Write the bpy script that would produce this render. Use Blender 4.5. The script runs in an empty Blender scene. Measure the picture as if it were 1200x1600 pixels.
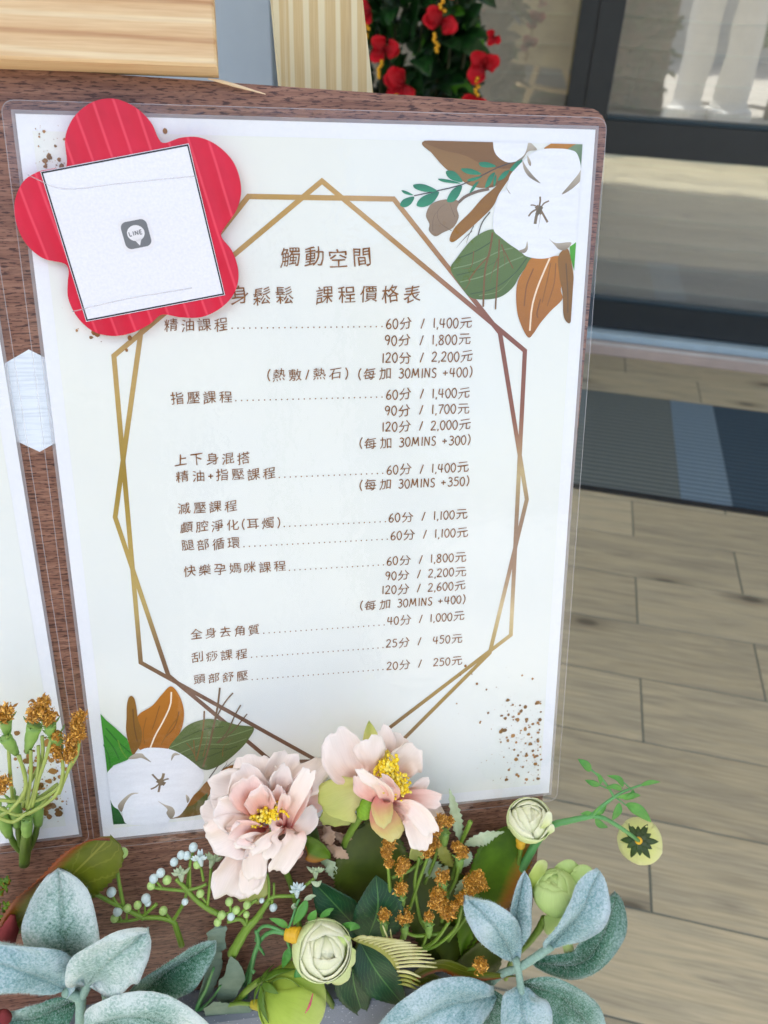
import bpy, math, random
from mathutils import Vector, Matrix, noise
from math import sin, cos, pi, radians, sqrt

S = bpy.context.scene
COL = S.collection

# ------------------------------------------------------------------ camera
F_PX = 1251.2                      # focal length in pixels of a 1200 px wide frame
YAW, PITCH, ROLL = 0.19982521, 0.61225921, 0.04169671
CAMH = 1.25
CAM = Vector((0, 0, CAMH))
def rot3(y, p, r):
    return Matrix.Rotation(y, 3, 'Z') @ Matrix.Rotation(pi/2 - p, 3, 'X') @ Matrix.Rotation(r, 3, 'Z')
CR = rot3(YAW, PITCH, ROLL)
cam = bpy.data.cameras.new('camera'); cam_o = bpy.data.objects.new('camera', cam); COL.objects.link(cam_o)
cam_o.matrix_world = Matrix.Translation(CAM) @ CR.to_4x4()
cam.sensor_fit = 'HORIZONTAL'; cam.sensor_width = 36; cam.lens = 36*F_PX/1200
cam.clip_start = .02; cam.clip_end = 500
cam.dof.use_dof = True; cam.dof.focus_distance = .46; cam.dof.aperture_fstop = 15
S.camera = cam_o
# ------------------------------------------------------------------ light
SUN_EL, SUN_AZ = 69, 215           # azimuth clockwise from +Y (behind the viewer, a little to the left)
w = bpy.data.worlds.new('World'); S.world = w; w.use_nodes = True
nt = w.node_tree; bg = nt.nodes['Background']
sky = nt.nodes.new('ShaderNodeTexSky'); sky.sky_type = 'NISHITA'; sky.sun_disc = False
sky.sun_elevation = radians(SUN_EL); sky.sun_rotation = radians(SUN_AZ)
sky.air_density = 1.0; sky.dust_density = 3.0; sky.ozone_density = 1.0
nt.links.new(sky.outputs[0], bg.inputs[0]); bg.inputs[1].default_value = .15
sl = bpy.data.lights.new('sun', 'SUN'); sl.energy = 3.2; sl.angle = radians(2); sl.color = (1, .96, .90)
so = bpy.data.objects.new('sun', sl); COL.objects.link(so)
sd = Vector((sin(radians(SUN_AZ))*cos(radians(SUN_EL)), cos(radians(SUN_AZ))*cos(radians(SUN_EL)), sin(radians(SUN_EL))))
so.rotation_euler = sd.to_track_quat('Z', 'Y').to_euler(); so.location = (0, 0, 6)
S.view_settings.view_transform = 'Standard'; S.view_settings.look = 'None'
S.view_settings.exposure = 1.38; S.view_settings.gamma = 1
S.render.engine = 'CYCLES'
S.cycles.max_bounces = 8; S.cycles.transparent_max_bounces = 16

# ------------------------------------------------------------------ frames
BT = Vector((-0.10787378, 0.37091469, -0.27303843)) + CAM
BR = rot3(0.38019059, 0.31804412, -0.01634271)
BM = Matrix.Translation(BT) @ BR.to_4x4()       # board frame: x right, y up the board, z out of it
BRT = BR.transposed()
def ray(px, py): return CR @ Vector(((px-600)/F_PX, -(py-800)/F_PX, -1))
def P(px, py, h=0.0):
    """point of the board frame, h metres in front of the poster's plane"""
    d = ray(px, py); n = BR.col[2]; t = (BT + n*h - CAM).dot(n)/d.dot(n)
    return BRT @ (CAM + d*t - BT)
def FL(px, py, z=0.0):
    d = ray(px, py); return CAM + d*((z-CAMH)/d.z)
def YP(px, py, Y):
    d = ray(px, py); return CAM + d*(Y/d.y)

# ------------------------------------------------------------------ objects
def tag(o, label=None, cat=None, group=None, kind=None):
    if label: o['label'] = label
    if cat: o['category'] = cat
    if group: o['group'] = group
    if kind: o['kind'] = kind
    return o
def thing(name, label, cat, base=(0, 0, 0), group=None, world=False):
    o = bpy.data.objects.new(name, None); COL.objects.link(o); o.empty_display_size = .02
    base = Vector(base)
    o.matrix_world = Matrix.Translation(base) if world else BM @ Matrix.Translation(base)
    o['bx'] = tuple(base)
    return tag(o, label, cat, group)
class MB:
    """collects geometry (board frame or world) and links it as one mesh"""
    def __init__(s): s.v = []; s.f = []; s.uv = []; s.c = []; s.mi = []; s.m = 0
    def add(s, vs, fs, uvs=None, cs=None):
        o = len(s.v); s.v += [tuple(v) for v in vs]
        s.f += [tuple(i+o for i in f) for f in fs]
        s.uv += list(uvs) if uvs else [(0, 0)]*len(vs)
        s.c += list(cs) if cs else [(1, 1, 1)]*len(vs)
        s.mi += [s.m]*len(fs)
        return s
    def build(s, name, mats, parent=None, smooth=True, kind=None, world=False, label=None, cat=None, group=None, mesh=None):
        if not isinstance(mats, (list, tuple)): mats = [mats]
        off = Vector(parent['bx']) if parent is not None and 'bx' in parent.keys() else Vector((0, 0, 0))
        me = bpy.data.meshes.new(name)
        me.from_pydata([(a-off.x, b-off.y, c-off.z) for a, b, c in s.v], [], s.f)
        for m in mats: me.materials.append(m)
        if len(mats) > 1: me.polygons.foreach_set('material_index', s.mi)
        if smooth: me.polygons.foreach_set('use_smooth', [True]*len(me.polygons))
        uv = me.uv_layers.new(name='UVMap'); li = [0]*len(me.loops); me.loops.foreach_get('vertex_index', li)
        fl = []
        for i in li: fl += s.uv[i]
        uv.data.foreach_set('uv', fl)
        ca = me.color_attributes.new('Col', 'FLOAT_COLOR', 'POINT'); fl = []
        for c in s.c: fl += [c[0], c[1], c[2], 1]
        ca.data.foreach_set('color', fl)
        me.update()
        o = bpy.data.objects.new(name, me); COL.objects.link(o)
        if parent is not None:
            o.parent = parent
            if 'bx' in parent.keys(): o['bx'] = tuple(parent['bx'])
        elif not world: o.matrix_world = BM
        return tag(o, label, cat, group, kind)

def box_geo(lo, hi, bev=0.0):
    x0, y0, z0 = lo; x1, y1, z1 = hi
    if bev <= 0:
        v = [(x0,y0,z0),(x1,y0,z0),(x1,y1,z0),(x0,y1,z0),(x0,y0,z1),(x1,y0,z1),(x1,y1,z1),(x0,y1,z1)]
        return v, [(0,3,2,1),(4,5,6,7),(0,1,5,4),(1,2,6,5),(2,3,7,6),(3,0,4,7)]
    b = bev; v = []
    for z, i in ((z0, b), (z0+b, 0), (z1-b, 0), (z1, b)):
        v += [(x0+i, y0+i, z), (x1-i, y0+i, z), (x1-i, y1-i, z), (x0+i, y1-i, z)]
    f = [(3,2,1,0), (12,13,14,15)]
    for k in range(3):
        for j in range(4): f.append((k*4+j, k*4+(j+1)%4, k*4+4+(j+1)%4, k*4+4+j))
    return v, f
def cr(pts, t):
    """catmull-rom through pts, t in 0..1"""
    n = len(pts)-1; x = min(max(t, 0), 1)*n; i = min(int(x), n-1); u = x-i
    p1, p2 = pts[i], pts[i+1]
    p0 = pts[i-1] if i > 0 else p1*2-p2
    p3 = pts[i+2] if i+2 <= n else p2*2-p1
    return (p1*2 + (p2-p0)*u + (p0*2-p1*5+p2*4-p3)*u*u + (p1*3-p0-p2*3+p3)*u**3)*.5
def closed_cr(pts, k=6):
    out = []; n = len(pts)
    for i in range(n):
        p0, p1, p2, p3 = (pts[(i+j-1) % n] for j in range(4))
        for q in range(k):
            u = q/k
            out.append((p1*2 + (p2-p0)*u + (p0*2-p1*5+p2*4-p3)*u*u + (p1*3-p0-p2*3+p3)*u**3)*.5)
    return out
def tube(mb, pts, rad, n=8, k=6, cap=True, col=(1, 1, 1)):
    pts = [Vector(p) for p in pts]
    m = max(2, (len(pts)-1)*k+1)
    C = [cr(pts, i/(m-1)) for i in range(m)]
    if not isinstance(rad, (list, tuple)): rad = [rad, rad]
    vs = []; uv = []; up = None
    for i, c in enumerate(C):
        T = (C[min(i+1, m-1)]-C[max(i-1, 0)]).normalized()
        if up is None: up = T.orthogonal().normalized()
        up = (up - T*up.dot(T)).normalized(); sd_ = T.cross(up)
        x = i/(m-1)*(len(rad)-1); j = min(int(x), len(rad)-2); r = rad[j]*(1-(x-j))+rad[j+1]*(x-j)
        r *= 1+.05*sin(i*2.3)
        for a in range(n):
            an = 2*pi*a/n; vs.append(c+up*r*cos(an)+sd_*r*sin(an)); uv.append((a/n, i/(m-1)))
    fs = [(i*n+a, i*n+(a+1) % n, (i+1)*n+(a+1) % n, (i+1)*n+a) for i in range(m-1) for a in range(n)]
    if cap: fs += [tuple(range(n))[::-1], tuple((m-1)*n+a for a in range(n))]
    mb.add(vs, fs, uv, [col]*len(vs)); return mb
def ell(mb, c, r, axis=(0, 0, 1), el=1.0, nu=10, nv=7, col=(1, 1, 1), jit=0, seed=0):
    ax = Vector(axis).normalized(); e1 = ax.orthogonal().normalized(); e2 = ax.cross(e1); c = Vector(c)
    rn = random.Random(seed); vs = [c-ax*r*el]; uv = [(0, 0)]
    for j in range(1, nv):
        th = pi*j/nv
        for a in range(nu):
            ph = 2*pi*a/nu; q = 1+(rn.uniform(-jit, jit) if jit else 0)
            vs.append(c+(e1*cos(ph)*sin(th)+e2*sin(ph)*sin(th)-ax*cos(th)*el)*r*q); uv.append((a/nu, j/nv))
    vs.append(c+ax*r*el); uv.append((0, 1)); L = len(vs)-1
    fs = [(0, 1+(a+1) % nu, 1+a) for a in range(nu)]
    for j in range(nv-2):
        for a in range(nu): fs.append((1+j*nu+a, 1+j*nu+(a+1) % nu, 1+(j+1)*nu+(a+1) % nu, 1+(j+1)*nu+a))
    fs += [(L, 1+(nv-2)*nu+a, 1+(nv-2)*nu+(a+1) % nu) for a in range(nu)]
    mb.add(vs, fs, uv, [col]*len(vs)); return mb
# outline profiles along a leaf
def pf_leaf(t): return max(0, sin(pi*t**.85))**.85
def pf_lamb(t): return max(0, sin(pi*t**.95))**.62
def pf_petal(t): return (min(1, t*1.25+.06)**.7)*(1-.16*t**4)*1.04
def pf_strap(t): return min(1, t*2.2+.02)**.7*max(0, 1-t**14)**.5*(.86+.14*t)
def pf_round(t): return (min(1, t*1.7+.05)**.6)*(1-.2*t**3)*1.06
def pf_blunt(t): return max(0, sin(pi*t**1.15))**.45
def blade(mb, st, hw, prof=pf_leaf, nrm=(0, 0, 1), cup=0, fold=0, ns=16, nw=8, thick=.0004, serr=0, sn=24, wav=0, seed=0, scal=0, roll=0, flipu=False):
    st = [Vector(p) for p in st]; nrm = Vector(nrm).normalized(); L = sum((st[i+1]-st[i]).length for i in range(len(st)-1))
    C = [cr(st, i/ns) for i in range(ns+1)]; top = []; bot = []; uv = []
    ph = seed*1.7; arc = min(.95*hw, .5*L) if prof in (pf_petal, pf_round) else 0
    for i in range(ns+1):
        t = i/ns; T = (C[min(i+1, ns)]-C[max(i-1, 0)]).normalized()
        N = (nrm-T*nrm.dot(T)).normalized(); Sd = T.cross(N).normalized()
        if roll:
            a = roll*t; N, Sd = N*cos(a)+Sd*sin(a), Sd*cos(a)-N*sin(a)
        wd = hw*prof(t)
        if serr and 0 < i < ns: wd *= 1 + serr*(1 if i % 2 else -1)
        for j in range(nw+1):
            s = -1+2*j/nw
            tt = max(0, (t-.55)/.45)
            sc = scal*L*tt*(sin(s*4.1+ph)+.6*sin(s*9.3+ph*2)+.3*sin(s*17+ph))
            ej = 1+(.07 if hw > .006 else .03)*abs(s)*noise.noise(Vector((t*5.5+ph*3, (1 if s > 0 else -1)*2.3, ph)))+(.03 if scal else .012)*abs(s)*noise.noise(Vector((t*23+ph, s*1.1, ph)))
            if arc: sc -= arc*(1-sqrt(1-.985*s*s))*t*t
            p = C[i] + Sd*s*wd*ej + N*(cup*wd*s*s + fold*wd*abs(s)) + T*sc
            if wav:
                p = p + N*wav*hw*(.3+abs(s))*noise.noise(Vector((s*1.6+ph, t*3.1, ph*.7)))*2
            top.append(p); bot.append(p-N*thick*(1-.6*abs(s))); uv.append((.5-s*.5 if flipu else .5+s*.5, t))
    n = (ns+1)*(nw+1); fs = []
    for i in range(ns):
        for j in range(nw):
            a = i*(nw+1)+j; fs.append((a, a+1, a+nw+2, a+nw+1)); fs.append((n+a, n+a+nw+1, n+a+nw+2, n+a+1))
    for i in range(ns):
        a = i*(nw+1); fs.append((a, a+nw+1, n+a+nw+1, n+a)); a += nw; fs.append((a, n+a, n+a+nw+1, a+nw+1))
    for j in range(nw):
        fs.append((j, n+j, n+j+1, j+1)); a = ns*(nw+1)+j; fs.append((a, a+1, n+a+1, n+a))
    mb.add(top+bot, fs, uv+uv); return mb
def poly(mb, pts, h0, h1=None, col=(1, 1, 1)):
    """flat outline (board frame points with z = h1) and, if h0 given, walls down to it"""
    n = len(pts)
    top = [Vector((p.x, p.y, h1 if h1 is not None else p.z)) for p in pts]
    from mathutils.geometry import tessellate_polygon
    tr = tessellate_polygon([[Vector((p.x, p.y, 0)) for p in top]])
    area = sum(top[i].x*top[(i+1) % n].y-top[(i+1) % n].x*top[i].y for i in range(n))
    fs = []
    for t in tr:
        a, b, c = (top[i] for i in t)
        if (b.x-a.x)*(c.y-a.y)-(b.y-a.y)*(c.x-a.x) < 0: t = t[::-1]
        fs.append(tuple(t))
    uv = [(p.x, p.y) for p in top]
    if h0 is None: return mb.add(top, fs, uv, [col]*n)
    vs = top+[Vector((p.x, p.y, h0)) for p in top]
    fs2 = fs+[(c+n, b+n, a+n) for a, b, c in fs]
    for i in range(n):
        j = (i+1) % n
        fs2.append((i, i+n, j+n, j) if area > 0 else (j, j+n, i+n, i))
    return mb.add(vs, fs2, uv+uv, [col]*(2*n))
def ribbon(mb, pts, wd, h, col=(1, 1, 1), cols=None, taper=False):
    """flat printed stroke through board frame points"""
    n = len(pts); L = []; R = []
    for i, p in enumerate(pts):
        a = pts[max(i-1, 0)]; b = pts[min(i+1, n-1)]; t = Vector((b.x-a.x, b.y-a.y, 0))
        if t.length < 1e-9: t = Vector((1, 0, 0))
        t.normalize(); nn = Vector((-t.y, t.x, 0)); ww = wd*.5*((1-.85*i/(n-1)) if taper else 1)
        q = Vector((p.x, p.y, h)); L.append(q+nn*ww); R.append(q-nn*ww)
    vs = L+R; fs = [(i, i+n, i+1+n, i+1) for i in range(n-1)]
    cc = (cols+cols) if cols else [col]*(2*n)
    return mb.add(vs, fs, [(v.x, v.y) for v in vs], cc)

# ------------------------------------------------------------------ materials
def srgb(r, g, b):
    f = lambda c: (c/255/12.92) if c <= 10 else ((c/255+.055)/1.055)**2.4
    return (f(r), f(g), f(b), 1)
class M:
    def __init__(s, name):
        s.m = bpy.data.materials.new(name); s.m.use_nodes = True; s.t = s.m.node_tree; s.n = s.t.nodes
        s.b = s.n['Principled BSDF']; s.out = s.n['Material Output']
    def N(s, k, **kw):
        n = s.n.new('ShaderNode'+k)
        for a, v in kw.items():
            if a.startswith('i_'):
                key = a[2:]; key = int(key) if key.isdigit() else key.replace('_', ' ')
                n.inputs[key].default_value = v
            else: setattr(n, a, v)
        return n
    def L(s, a, b): s.t.links.new(a, b)
    def set(s, **kw):
        for k, v in kw.items(): s.b.inputs[k.replace('_', ' ')].default_value = v
        return s
    def coords(s, scale=(1, 1, 1), kind='Object', rot=(0, 0, 0)):
        t = s.N('TexCoord'); mp = s.N('Mapping'); mp.inputs['Scale'].default_value = scale; mp.inputs['Rotation'].default_value = rot
        s.L(t.outputs[kind], mp.inputs[0]); return mp.outputs[0]
    def noise(s, vec, scale, detail=4, rough=.55, dist=0):
        n = s.N('TexNoise'); n.inputs['Scale'].default_value = scale; n.inputs['Detail'].default_value = detail
        n.inputs['Roughness'].default_value = rough; n.inputs['Distortion'].default_value = dist; s.L(vec, n.inputs['Vector']); return n.outputs['Fac']
    def ramp(s, fac, stops, interp='LINEAR'):
        r = s.N('ValToRGB'); e = r.color_ramp.elements; r.color_ramp.interpolation = interp
        while len(e) < len(stops): e.new(.5)
        for i, (p, c) in enumerate(stops): e[i].position = p; e[i].color = c
        s.L(fac, r.inputs[0]); return r.outputs[0]
    def mix(s, f, a, b, mode='MIX'):
        m = s.N('Mix', data_type='RGBA', blend_type=mode)
        for i, x in ((0, f), (6, a), (7, b)):
            if hasattr(x, 'is_linked'): s.L(x, m.inputs[i])
            else: m.inputs[i].default_value = x
        return m.outputs[2]
    def math(s, op, a, b=0.0, c=None):
        m = s.N('Math', operation=op)
        for i, x in enumerate((a, b) if c is None else (a, b, c)):
            if hasattr(x, 'is_linked'): s.L(x, m.inputs[i])
            else: m.inputs[i].default_value = x
        return m.outputs[0]
    def col(s, x):
        if hasattr(x, 'is_linked'): s.L(x, s.b.inputs['Base Color'])
        else: s.b.inputs['Base Color'].default_value = x
        return s
    def bump(s, h, strength=.3, dist=.001):
        b = s.N('Bump'); b.inputs['Strength'].default_value = strength; b.inputs['Distance'].default_value = dist
        s.L(h, b.inputs['Height']); s.L(b.outputs[0], s.b.inputs['Normal']); return b.outputs[0]
    def translucent(s, color, amt=.3, tint=(1, 1, 1, 1)):
        tr = s.N('BsdfTranslucent'); mx = s.N('MixShader'); mx.inputs[0].default_value = amt
        if hasattr(color, 'is_linked'): s.L(color, tr.inputs[0])
        else: tr.inputs[0].default_value = color
        s.L(s.b.outputs[0], mx.inputs[1]); s.L(tr.outputs[0], mx.inputs[2]); s.L(mx.outputs[0], s.out.inputs[0]); return s

def mat_plain(name, c, rough=.6, var=.12, sc=60, bump=.1, spec=.5, metal=0):
    m = M(name); v = m.coords(); f = m.noise(v, sc)
    d = tuple(x*(1-var) for x in c[:3])+(1,); l = tuple(min(1, x*(1+var)) for x in c[:3])+(1,)
    m.col(m.ramp(f, [(.3, d), (.7, l)])); m.set(Roughness=rough, Metallic=metal); m.b.inputs['Specular IOR Level'].default_value = spec
    if bump: m.bump(m.noise(v, sc*6), bump, .0005)
    return m.m
def mat_vcol(name, rough=.55, grain=.06):
    """flat print: colour from the print itself, slight paint mottling"""
    m = M(name); a = m.N('Attribute', attribute_name='Col'); v = m.coords()
    f = m.noise(v, 900, 3); r = m.ramp(f, [(.3, (1-grain*2,)*3+(1,)), (.7, (1,)*3+(1,))])
    f2 = m.noise(m.coords((60, 300, 1), rot=(0, 0, .7)), 1.0, 4); r2 = m.ramp(f2, [(.3, (1-grain*2.5,)*3+(1,)), (.65, (1,)*3+(1,))])
    m.col(m.mix(1.0, m.mix(1.0, a.outputs['Color'], r, 'MULTIPLY'), r2, 'MULTIPLY')); m.set(Roughness=rough); return m.m

# walnut stained plywood
m = M('walnut_veneer'); v = m.coords((6, 120, 120)); f1 = m.noise(v, 4, 6, .65, .4)
v2 = m.coords((130, 900, 900)); f2 = m.noise(v2, 1.2, 3, .6)
v3 = m.coords((1.2, 9, 9)); f3 = m.noise(v3, 5, 4, .6, 1.5)
c = m.ramp(f1, [(.25, srgb(98, 64, 50)), (.5, srgb(134, 96, 78)), (.75, srgb(162, 126, 106))])
c = m.mix(m.ramp(f2, [(.40, (0, 0, 0, 1)), (.47, (1, 1, 1, 1))]), srgb(70, 44, 38), c)
c = m.mix(m.math('MULTIPLY', m.ramp(f3, [(.47, (0, 0, 0, 1)), (.5, (1, 1, 1, 1)), (.53, (0, 0, 0, 1))]), .35), c, srgb(60, 36, 32))
m.col(c); m.set(Roughness=.42); m.bump(f2, .25, .0003); WALNUT = m.m
m = M('ply_edge'); v = m.coords((8, 8, 900)); f = m.noise(v, 1)
m.col(m.ramp(f, [(.3, srgb(170, 150, 110)), (.7, srgb(222, 205, 160))])); m.set(Roughness=.8); PLYEDGE = m.m
# pine
def pine(name, vecscale, stripes, base, dark, light):
    m = M(name); v = m.coords(vecscale); f1 = m.noise(v, 1.0, 5, .6, .8)
    fg = m.noise(m.coords(tuple(8*x for x in vecscale)), 1.3, 3, .6)
    c = m.ramp(f1, [(.28, dark), (.45, base), (.58, base), (.75, light)])
    c = m.mix(.25, c, m.ramp(fg, [(.3, dark), (.7, light)]))
    if stripes:
        w = m.N('TexWave', bands_direction='X'); w.inputs['Scale'].default_value = stripes; w.inputs['Distortion'].default_value = 1.6
        w.inputs['Detail'].default_value = 2; w.inputs['Detail Scale'].default_value = 1.5
        m.L(m.coords((1, .04, 1)), w.inputs[0])
        c = m.mix(m.ramp(m.math('ADD', w.outputs['Fac'], m.math('MULTIPLY', m.math('SUBTRACT', m.noise(m.coords((90, 2, 1)), 1.0, 3), .5), .9)), [(.58, (0, 0, 0, 1)), (.82, (.8, .8, .8, 1))]), c, light)
    m.col(c); m.set(Roughness=.6); m.bump(fg, .12, .0003); return m.m
m = M('pine_block'); wv = m.N('TexWave', bands_direction='Y'); wv.inputs['Scale'].default_value = 22; wv.inputs['Distortion'].default_value = 3.5; wv.inputs['Detail'].default_value = 3
wv.inputs['Detail Scale'].default_value = .8; m.L(m.coords((.12, 1, 1), rot=(0, 0, .05)), wv.inputs[0]); fg = m.noise(m.coords((20, 500, 500)), 1.2, 3, .6)
c = m.ramp(wv.outputs['Fac'], [(0, srgb(178, 132, 90)), (.07, srgb(206, 170, 124)), (.3, srgb(214, 182, 138)), (.9, srgb(218, 190, 146)), (1, srgb(228, 210, 172))])
c = m.mix(.28, c, m.ramp(fg, [(.3, srgb(170, 126, 84)), (.7, srgb(236, 216, 174))])); m.col(c); m.set(Roughness=.6); m.bump(fg, .15, .0003); PINE = m.m
PINE2 = pine('pine_post', (160, 3, 60), 38, srgb(196, 172, 120), srgb(172, 144, 94), srgb(216, 208, 172))
PINE3 = pine('pine_leg', (60, 3, 60), 0, srgb(216, 186, 136), srgb(186, 150, 100), srgb(236, 220, 180))

m = M('paper_white'); m.col(m.ramp(m.noise(m.coords(), 400, 3), [(.3, (.80, .84, .875, 1)), (.7, (.83, .87, .90, 1))])); m.set(Roughness=.6); PAPER = m.m
m = M('paper_cream'); f = m.noise(m.coords((1, 1, 1)), 9, 2)
m.col(m.ramp(f, [(.3, (.78, .83, .80, 1)), (.7, (.81, .85, .79, 1))])); m.set(Roughness=.6); CREAM = m.m
PRINT = mat_vcol('print_ink', .55, .025)
m = M('text_ink'); m.col(m.ramp(m.noise(m.coords(), 500), [(.3, srgb(116, 70, 12)), (.7, srgb(144, 92, 24))])); m.set(Roughness=.6); INK = m.m
m = M('black_ink'); m.col(srgb(24, 24, 26)); m.set(Roughness=.5); BLACK = m.m
# laminating film: clear, glossy, slightly pebbled
m = M('laminate_film'); tr = m.N('BsdfTransparent'); gl = m.N('BsdfGlossy'); gl.inputs['Roughness'].default_value = .035
mx = m.N('MixShader'); fr = m.N('Fresnel'); fr.inputs[0].default_value = 1.5
bp = m.N('Bump'); bp.inputs['Strength'].default_value = .5; bp.inputs['Distance'].default_value = .0003
v = m.coords(); hh = m.math('ADD', m.noise(v, 140, 2, .5), m.math('MULTIPLY', m.noise(v, 22, 2, .5), 2.5)); m.L(hh, bp.inputs['Height'])
m.L(bp.outputs[0], gl.inputs['Normal']); m.L(bp.outputs[0], fr.inputs['Normal'])
geo = m.N('NewGeometry'); m.L(m.math('MULTIPLY', fr.outputs[0], m.math('SUBTRACT', 1.0, geo.outputs['Backfacing'])), mx.inputs[0]); m.L(tr.outputs[0], mx.inputs[1]); m.L(gl.outputs[0], mx.inputs[2]); m.L(mx.outputs[0], m.out.inputs[0]); FILM = m.m
m = M('film_seal'); tr = m.N('BsdfTransparent'); mx = m.N('MixShader'); mx.inputs[0].default_value = .38; m.col((.62, .62, .64, 1)); m.set(Roughness=.2)
m.L(tr.outputs[0], mx.inputs[1]); m.L(m.b.outputs[0], mx.inputs[2]); m.L(mx.outputs[0], m.out.inputs[0]); SEAL = m.m
# corrugated red card
m = M('corrugated_red'); v = m.coords((1, 1, 1), rot=(0, 0, -.27)); w_ = m.N('TexWave', bands_direction='X', wave_profile='SIN')
w_.inputs['Scale'].default_value = 33; w_.inputs['Distortion'].default_value = .35; w_.inputs['Detail'].default_value = 1; m.L(v, w_.inputs[0])
rid = m.ramp(w_.outputs['Fac'], [(.93, (0, 0, 0, 1)), (1, (1, 1, 1, 1))])
m.col(m.mix(m.math('MULTIPLY', rid, .45), m.ramp(m.noise(m.coords(), 40), [(.3, srgb(196, 16, 48)), (.7, srgb(214, 24, 60))]), srgb(245, 90, 110)))
m.set(Roughness=.38); m.bump(w_.outputs['Fac'], .35, .0012); RED = m.m
m = M('taped_paper'); v = m.coords(); m.col(m.ramp(m.noise(v, 700, 3), [(.3, (.74, .77, .84, 1)), (.7, (.82, .84, .89, 1))]))
m.set(Roughness=.35); m.b.inputs['Coat Weight'].default_value = .6; m.b.inputs['Coat Roughness'].default_value = .12
m.bump(m.noise(m.coords((15, 60, 1), rot=(0, 0, -.3)), 1.5, 3), .35, .002); STICK = m.m
GREYINK = mat_vcol('grey_ink', .4, .02)

def petal_mat(name, stops, trans=.26, rough=.85, vein=.03, sheen=.2, bstr=.22):
    m = M(name); t = m.N('TexCoord'); sp = m.N('SeparateXYZ'); m.L(t.outputs['UV'], sp.inputs[0])
    nz = m.noise(m.coords(), 130, 3)
    vv = m.math('ADD', sp.outputs[1], m.math('MULTIPLY', m.math('SUBTRACT', nz, .5), .25))
    c = m.ramp(vv, stops)
    mp = m.N('Mapping'); mp.inputs['Scale'].default_value = (30, 1.8, 1); m.L(t.outputs['UV'], mp.inputs[0])
    ve = m.noise(mp.outputs[0], 1.6, 4)
    c = m.mix(1, c, m.ramp(ve, [(.3, (1-vein*2, 1-vein*2.2, 1-vein*2.2, 1)), (.6, (1, 1, 1, 1))]), 'MULTIPLY')
    m.col(c); m.set(Roughness=rough); m.b.inputs['Specular IOR Level'].default_value = .2; m.bump(m.math('ADD', ve, m.math('MULTIPLY', m.noise(m.coords(), 1500, 2), .4)), bstr, .0004)
    return m.translucent(c, trans).m
PK_O = petal_mat('petal_blush', [(0, srgb(244, 176, 164)), (.28, srgb(253, 222, 208)), (.55, srgb(254, 240, 230)), (1, srgb(254, 248, 241))])
PK_I = petal_mat('petal_pink', [(0, srgb(236, 130, 118)), (.35, srgb(248, 196, 182)), (.8, srgb(252, 228, 218)), (1, srgb(253, 240, 233))])
PK_G = petal_mat('petal_lime', [(0, srgb(240, 200, 180)), (.25, srgb(232, 226, 160)), (1, srgb(214, 224, 130))])
PK_Y = petal_mat('petal_peach_lime', [(0, srgb(238, 180, 160)), (.4, srgb(226, 150, 138)), (.65, srgb(222, 170, 130)), (.85, srgb(226, 212, 140)), (1, srgb(228, 224, 160))])
GR_O = petal_mat('petal_green_outer', [(0, srgb(160, 196, 70)), (.4, srgb(200, 224, 130)), (1, srgb(226, 238, 180))], .18)
GR_I = petal_mat('petal_green_inner', [(0, srgb(186, 214, 110)), (.5, srgb(224, 236, 176)), (1, srgb(244, 247, 216))], .18)
GR_D = petal_mat('petal_green_deep', [(0, srgb(140, 172, 56)), (.4, srgb(178, 204, 88)), (.8, srgb(206, 224, 128)), (1, srgb(228, 238, 168))], .25)
GR_Y = petal_mat('petal_yellow_pale', [(0, srgb(214, 222, 120)), (.5, srgb(230, 234, 156)), (1, srgb(240, 242, 190))], .3)
GR_B = petal_mat('petal_apple', [(0, srgb(170, 210, 100)), (.5, srgb(196, 228, 140)), (1, srgb(212, 236, 160))], .3)

def leaf_mat(name, dark, light, vein, rough=.45, trans=.15, edge=None, veins=True, vfreq=11, vang=1.6, spec=.5):
    m = M(name); t = m.N('TexCoord'); sp = m.N('SeparateXYZ'); m.L(t.outputs['UV'], sp.inputs[0])
    n1 = m.noise(m.coords(), 55, 4); c = m.ramp(n1, [(.3, dark), (.7, light)])
    au = m.math('ABSOLUTE', m.math('SUBTRACT', sp.outputs[0], .5))
    hgt = n1
    if veins:
        jit = m.math('MULTIPLY', m.noise(m.coords(), 160, 2), .12)
        q = m.math('FRACT', m.math('MULTIPLY', m.math('ADD', m.math('SUBTRACT', sp.outputs[1], m.math('MULTIPLY', au, vang*.55)), jit), vfreq))
        side = m.math('LESS_THAN', m.math('ABSOLUTE', m.math('SUBTRACT', q, .5)), .06)
        mid = m.math('LESS_THAN', au, .018)
        k = m.math('MAXIMUM', m.math('MULTIPLY', side, .4), mid)
        c = m.mix(m.math('MULTIPLY', k, .7), c, vein); hgt = m.math('ADD', n1, m.math('MULTIPLY', k, -1.0))
    if edge is not None:
        ek = m.ramp(m.math('ADD', sp.outputs[0], m.math('MULTIPLY', n1, .15)), [(.80, (0, 0, 0, 1)), (1.0, (1, 1, 1, 1))]); c = m.mix(ek, c, edge)
    m.col(c); m.set(Roughness=rough); m.b.inputs['Specular IOR Level'].default_value = spec
    m.bump(m.math('ADD', hgt, m.math('MULTIPLY', m.noise(m.coords(), 1200, 2), .5)), .25, .0005)
    return m.translucent(c, trans).m
L_DARK = leaf_mat('leaf_dark_green', srgb(14, 52, 28), srgb(24, 78, 42), srgb(90, 140, 70), .5, .08)
L_OLIVE = leaf_mat('leaf_olive', srgb(88, 98, 14), srgb(112, 124, 24), srgb(150, 150, 60), .4, .2, srgb(150, 74, 30), vfreq=5)
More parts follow.
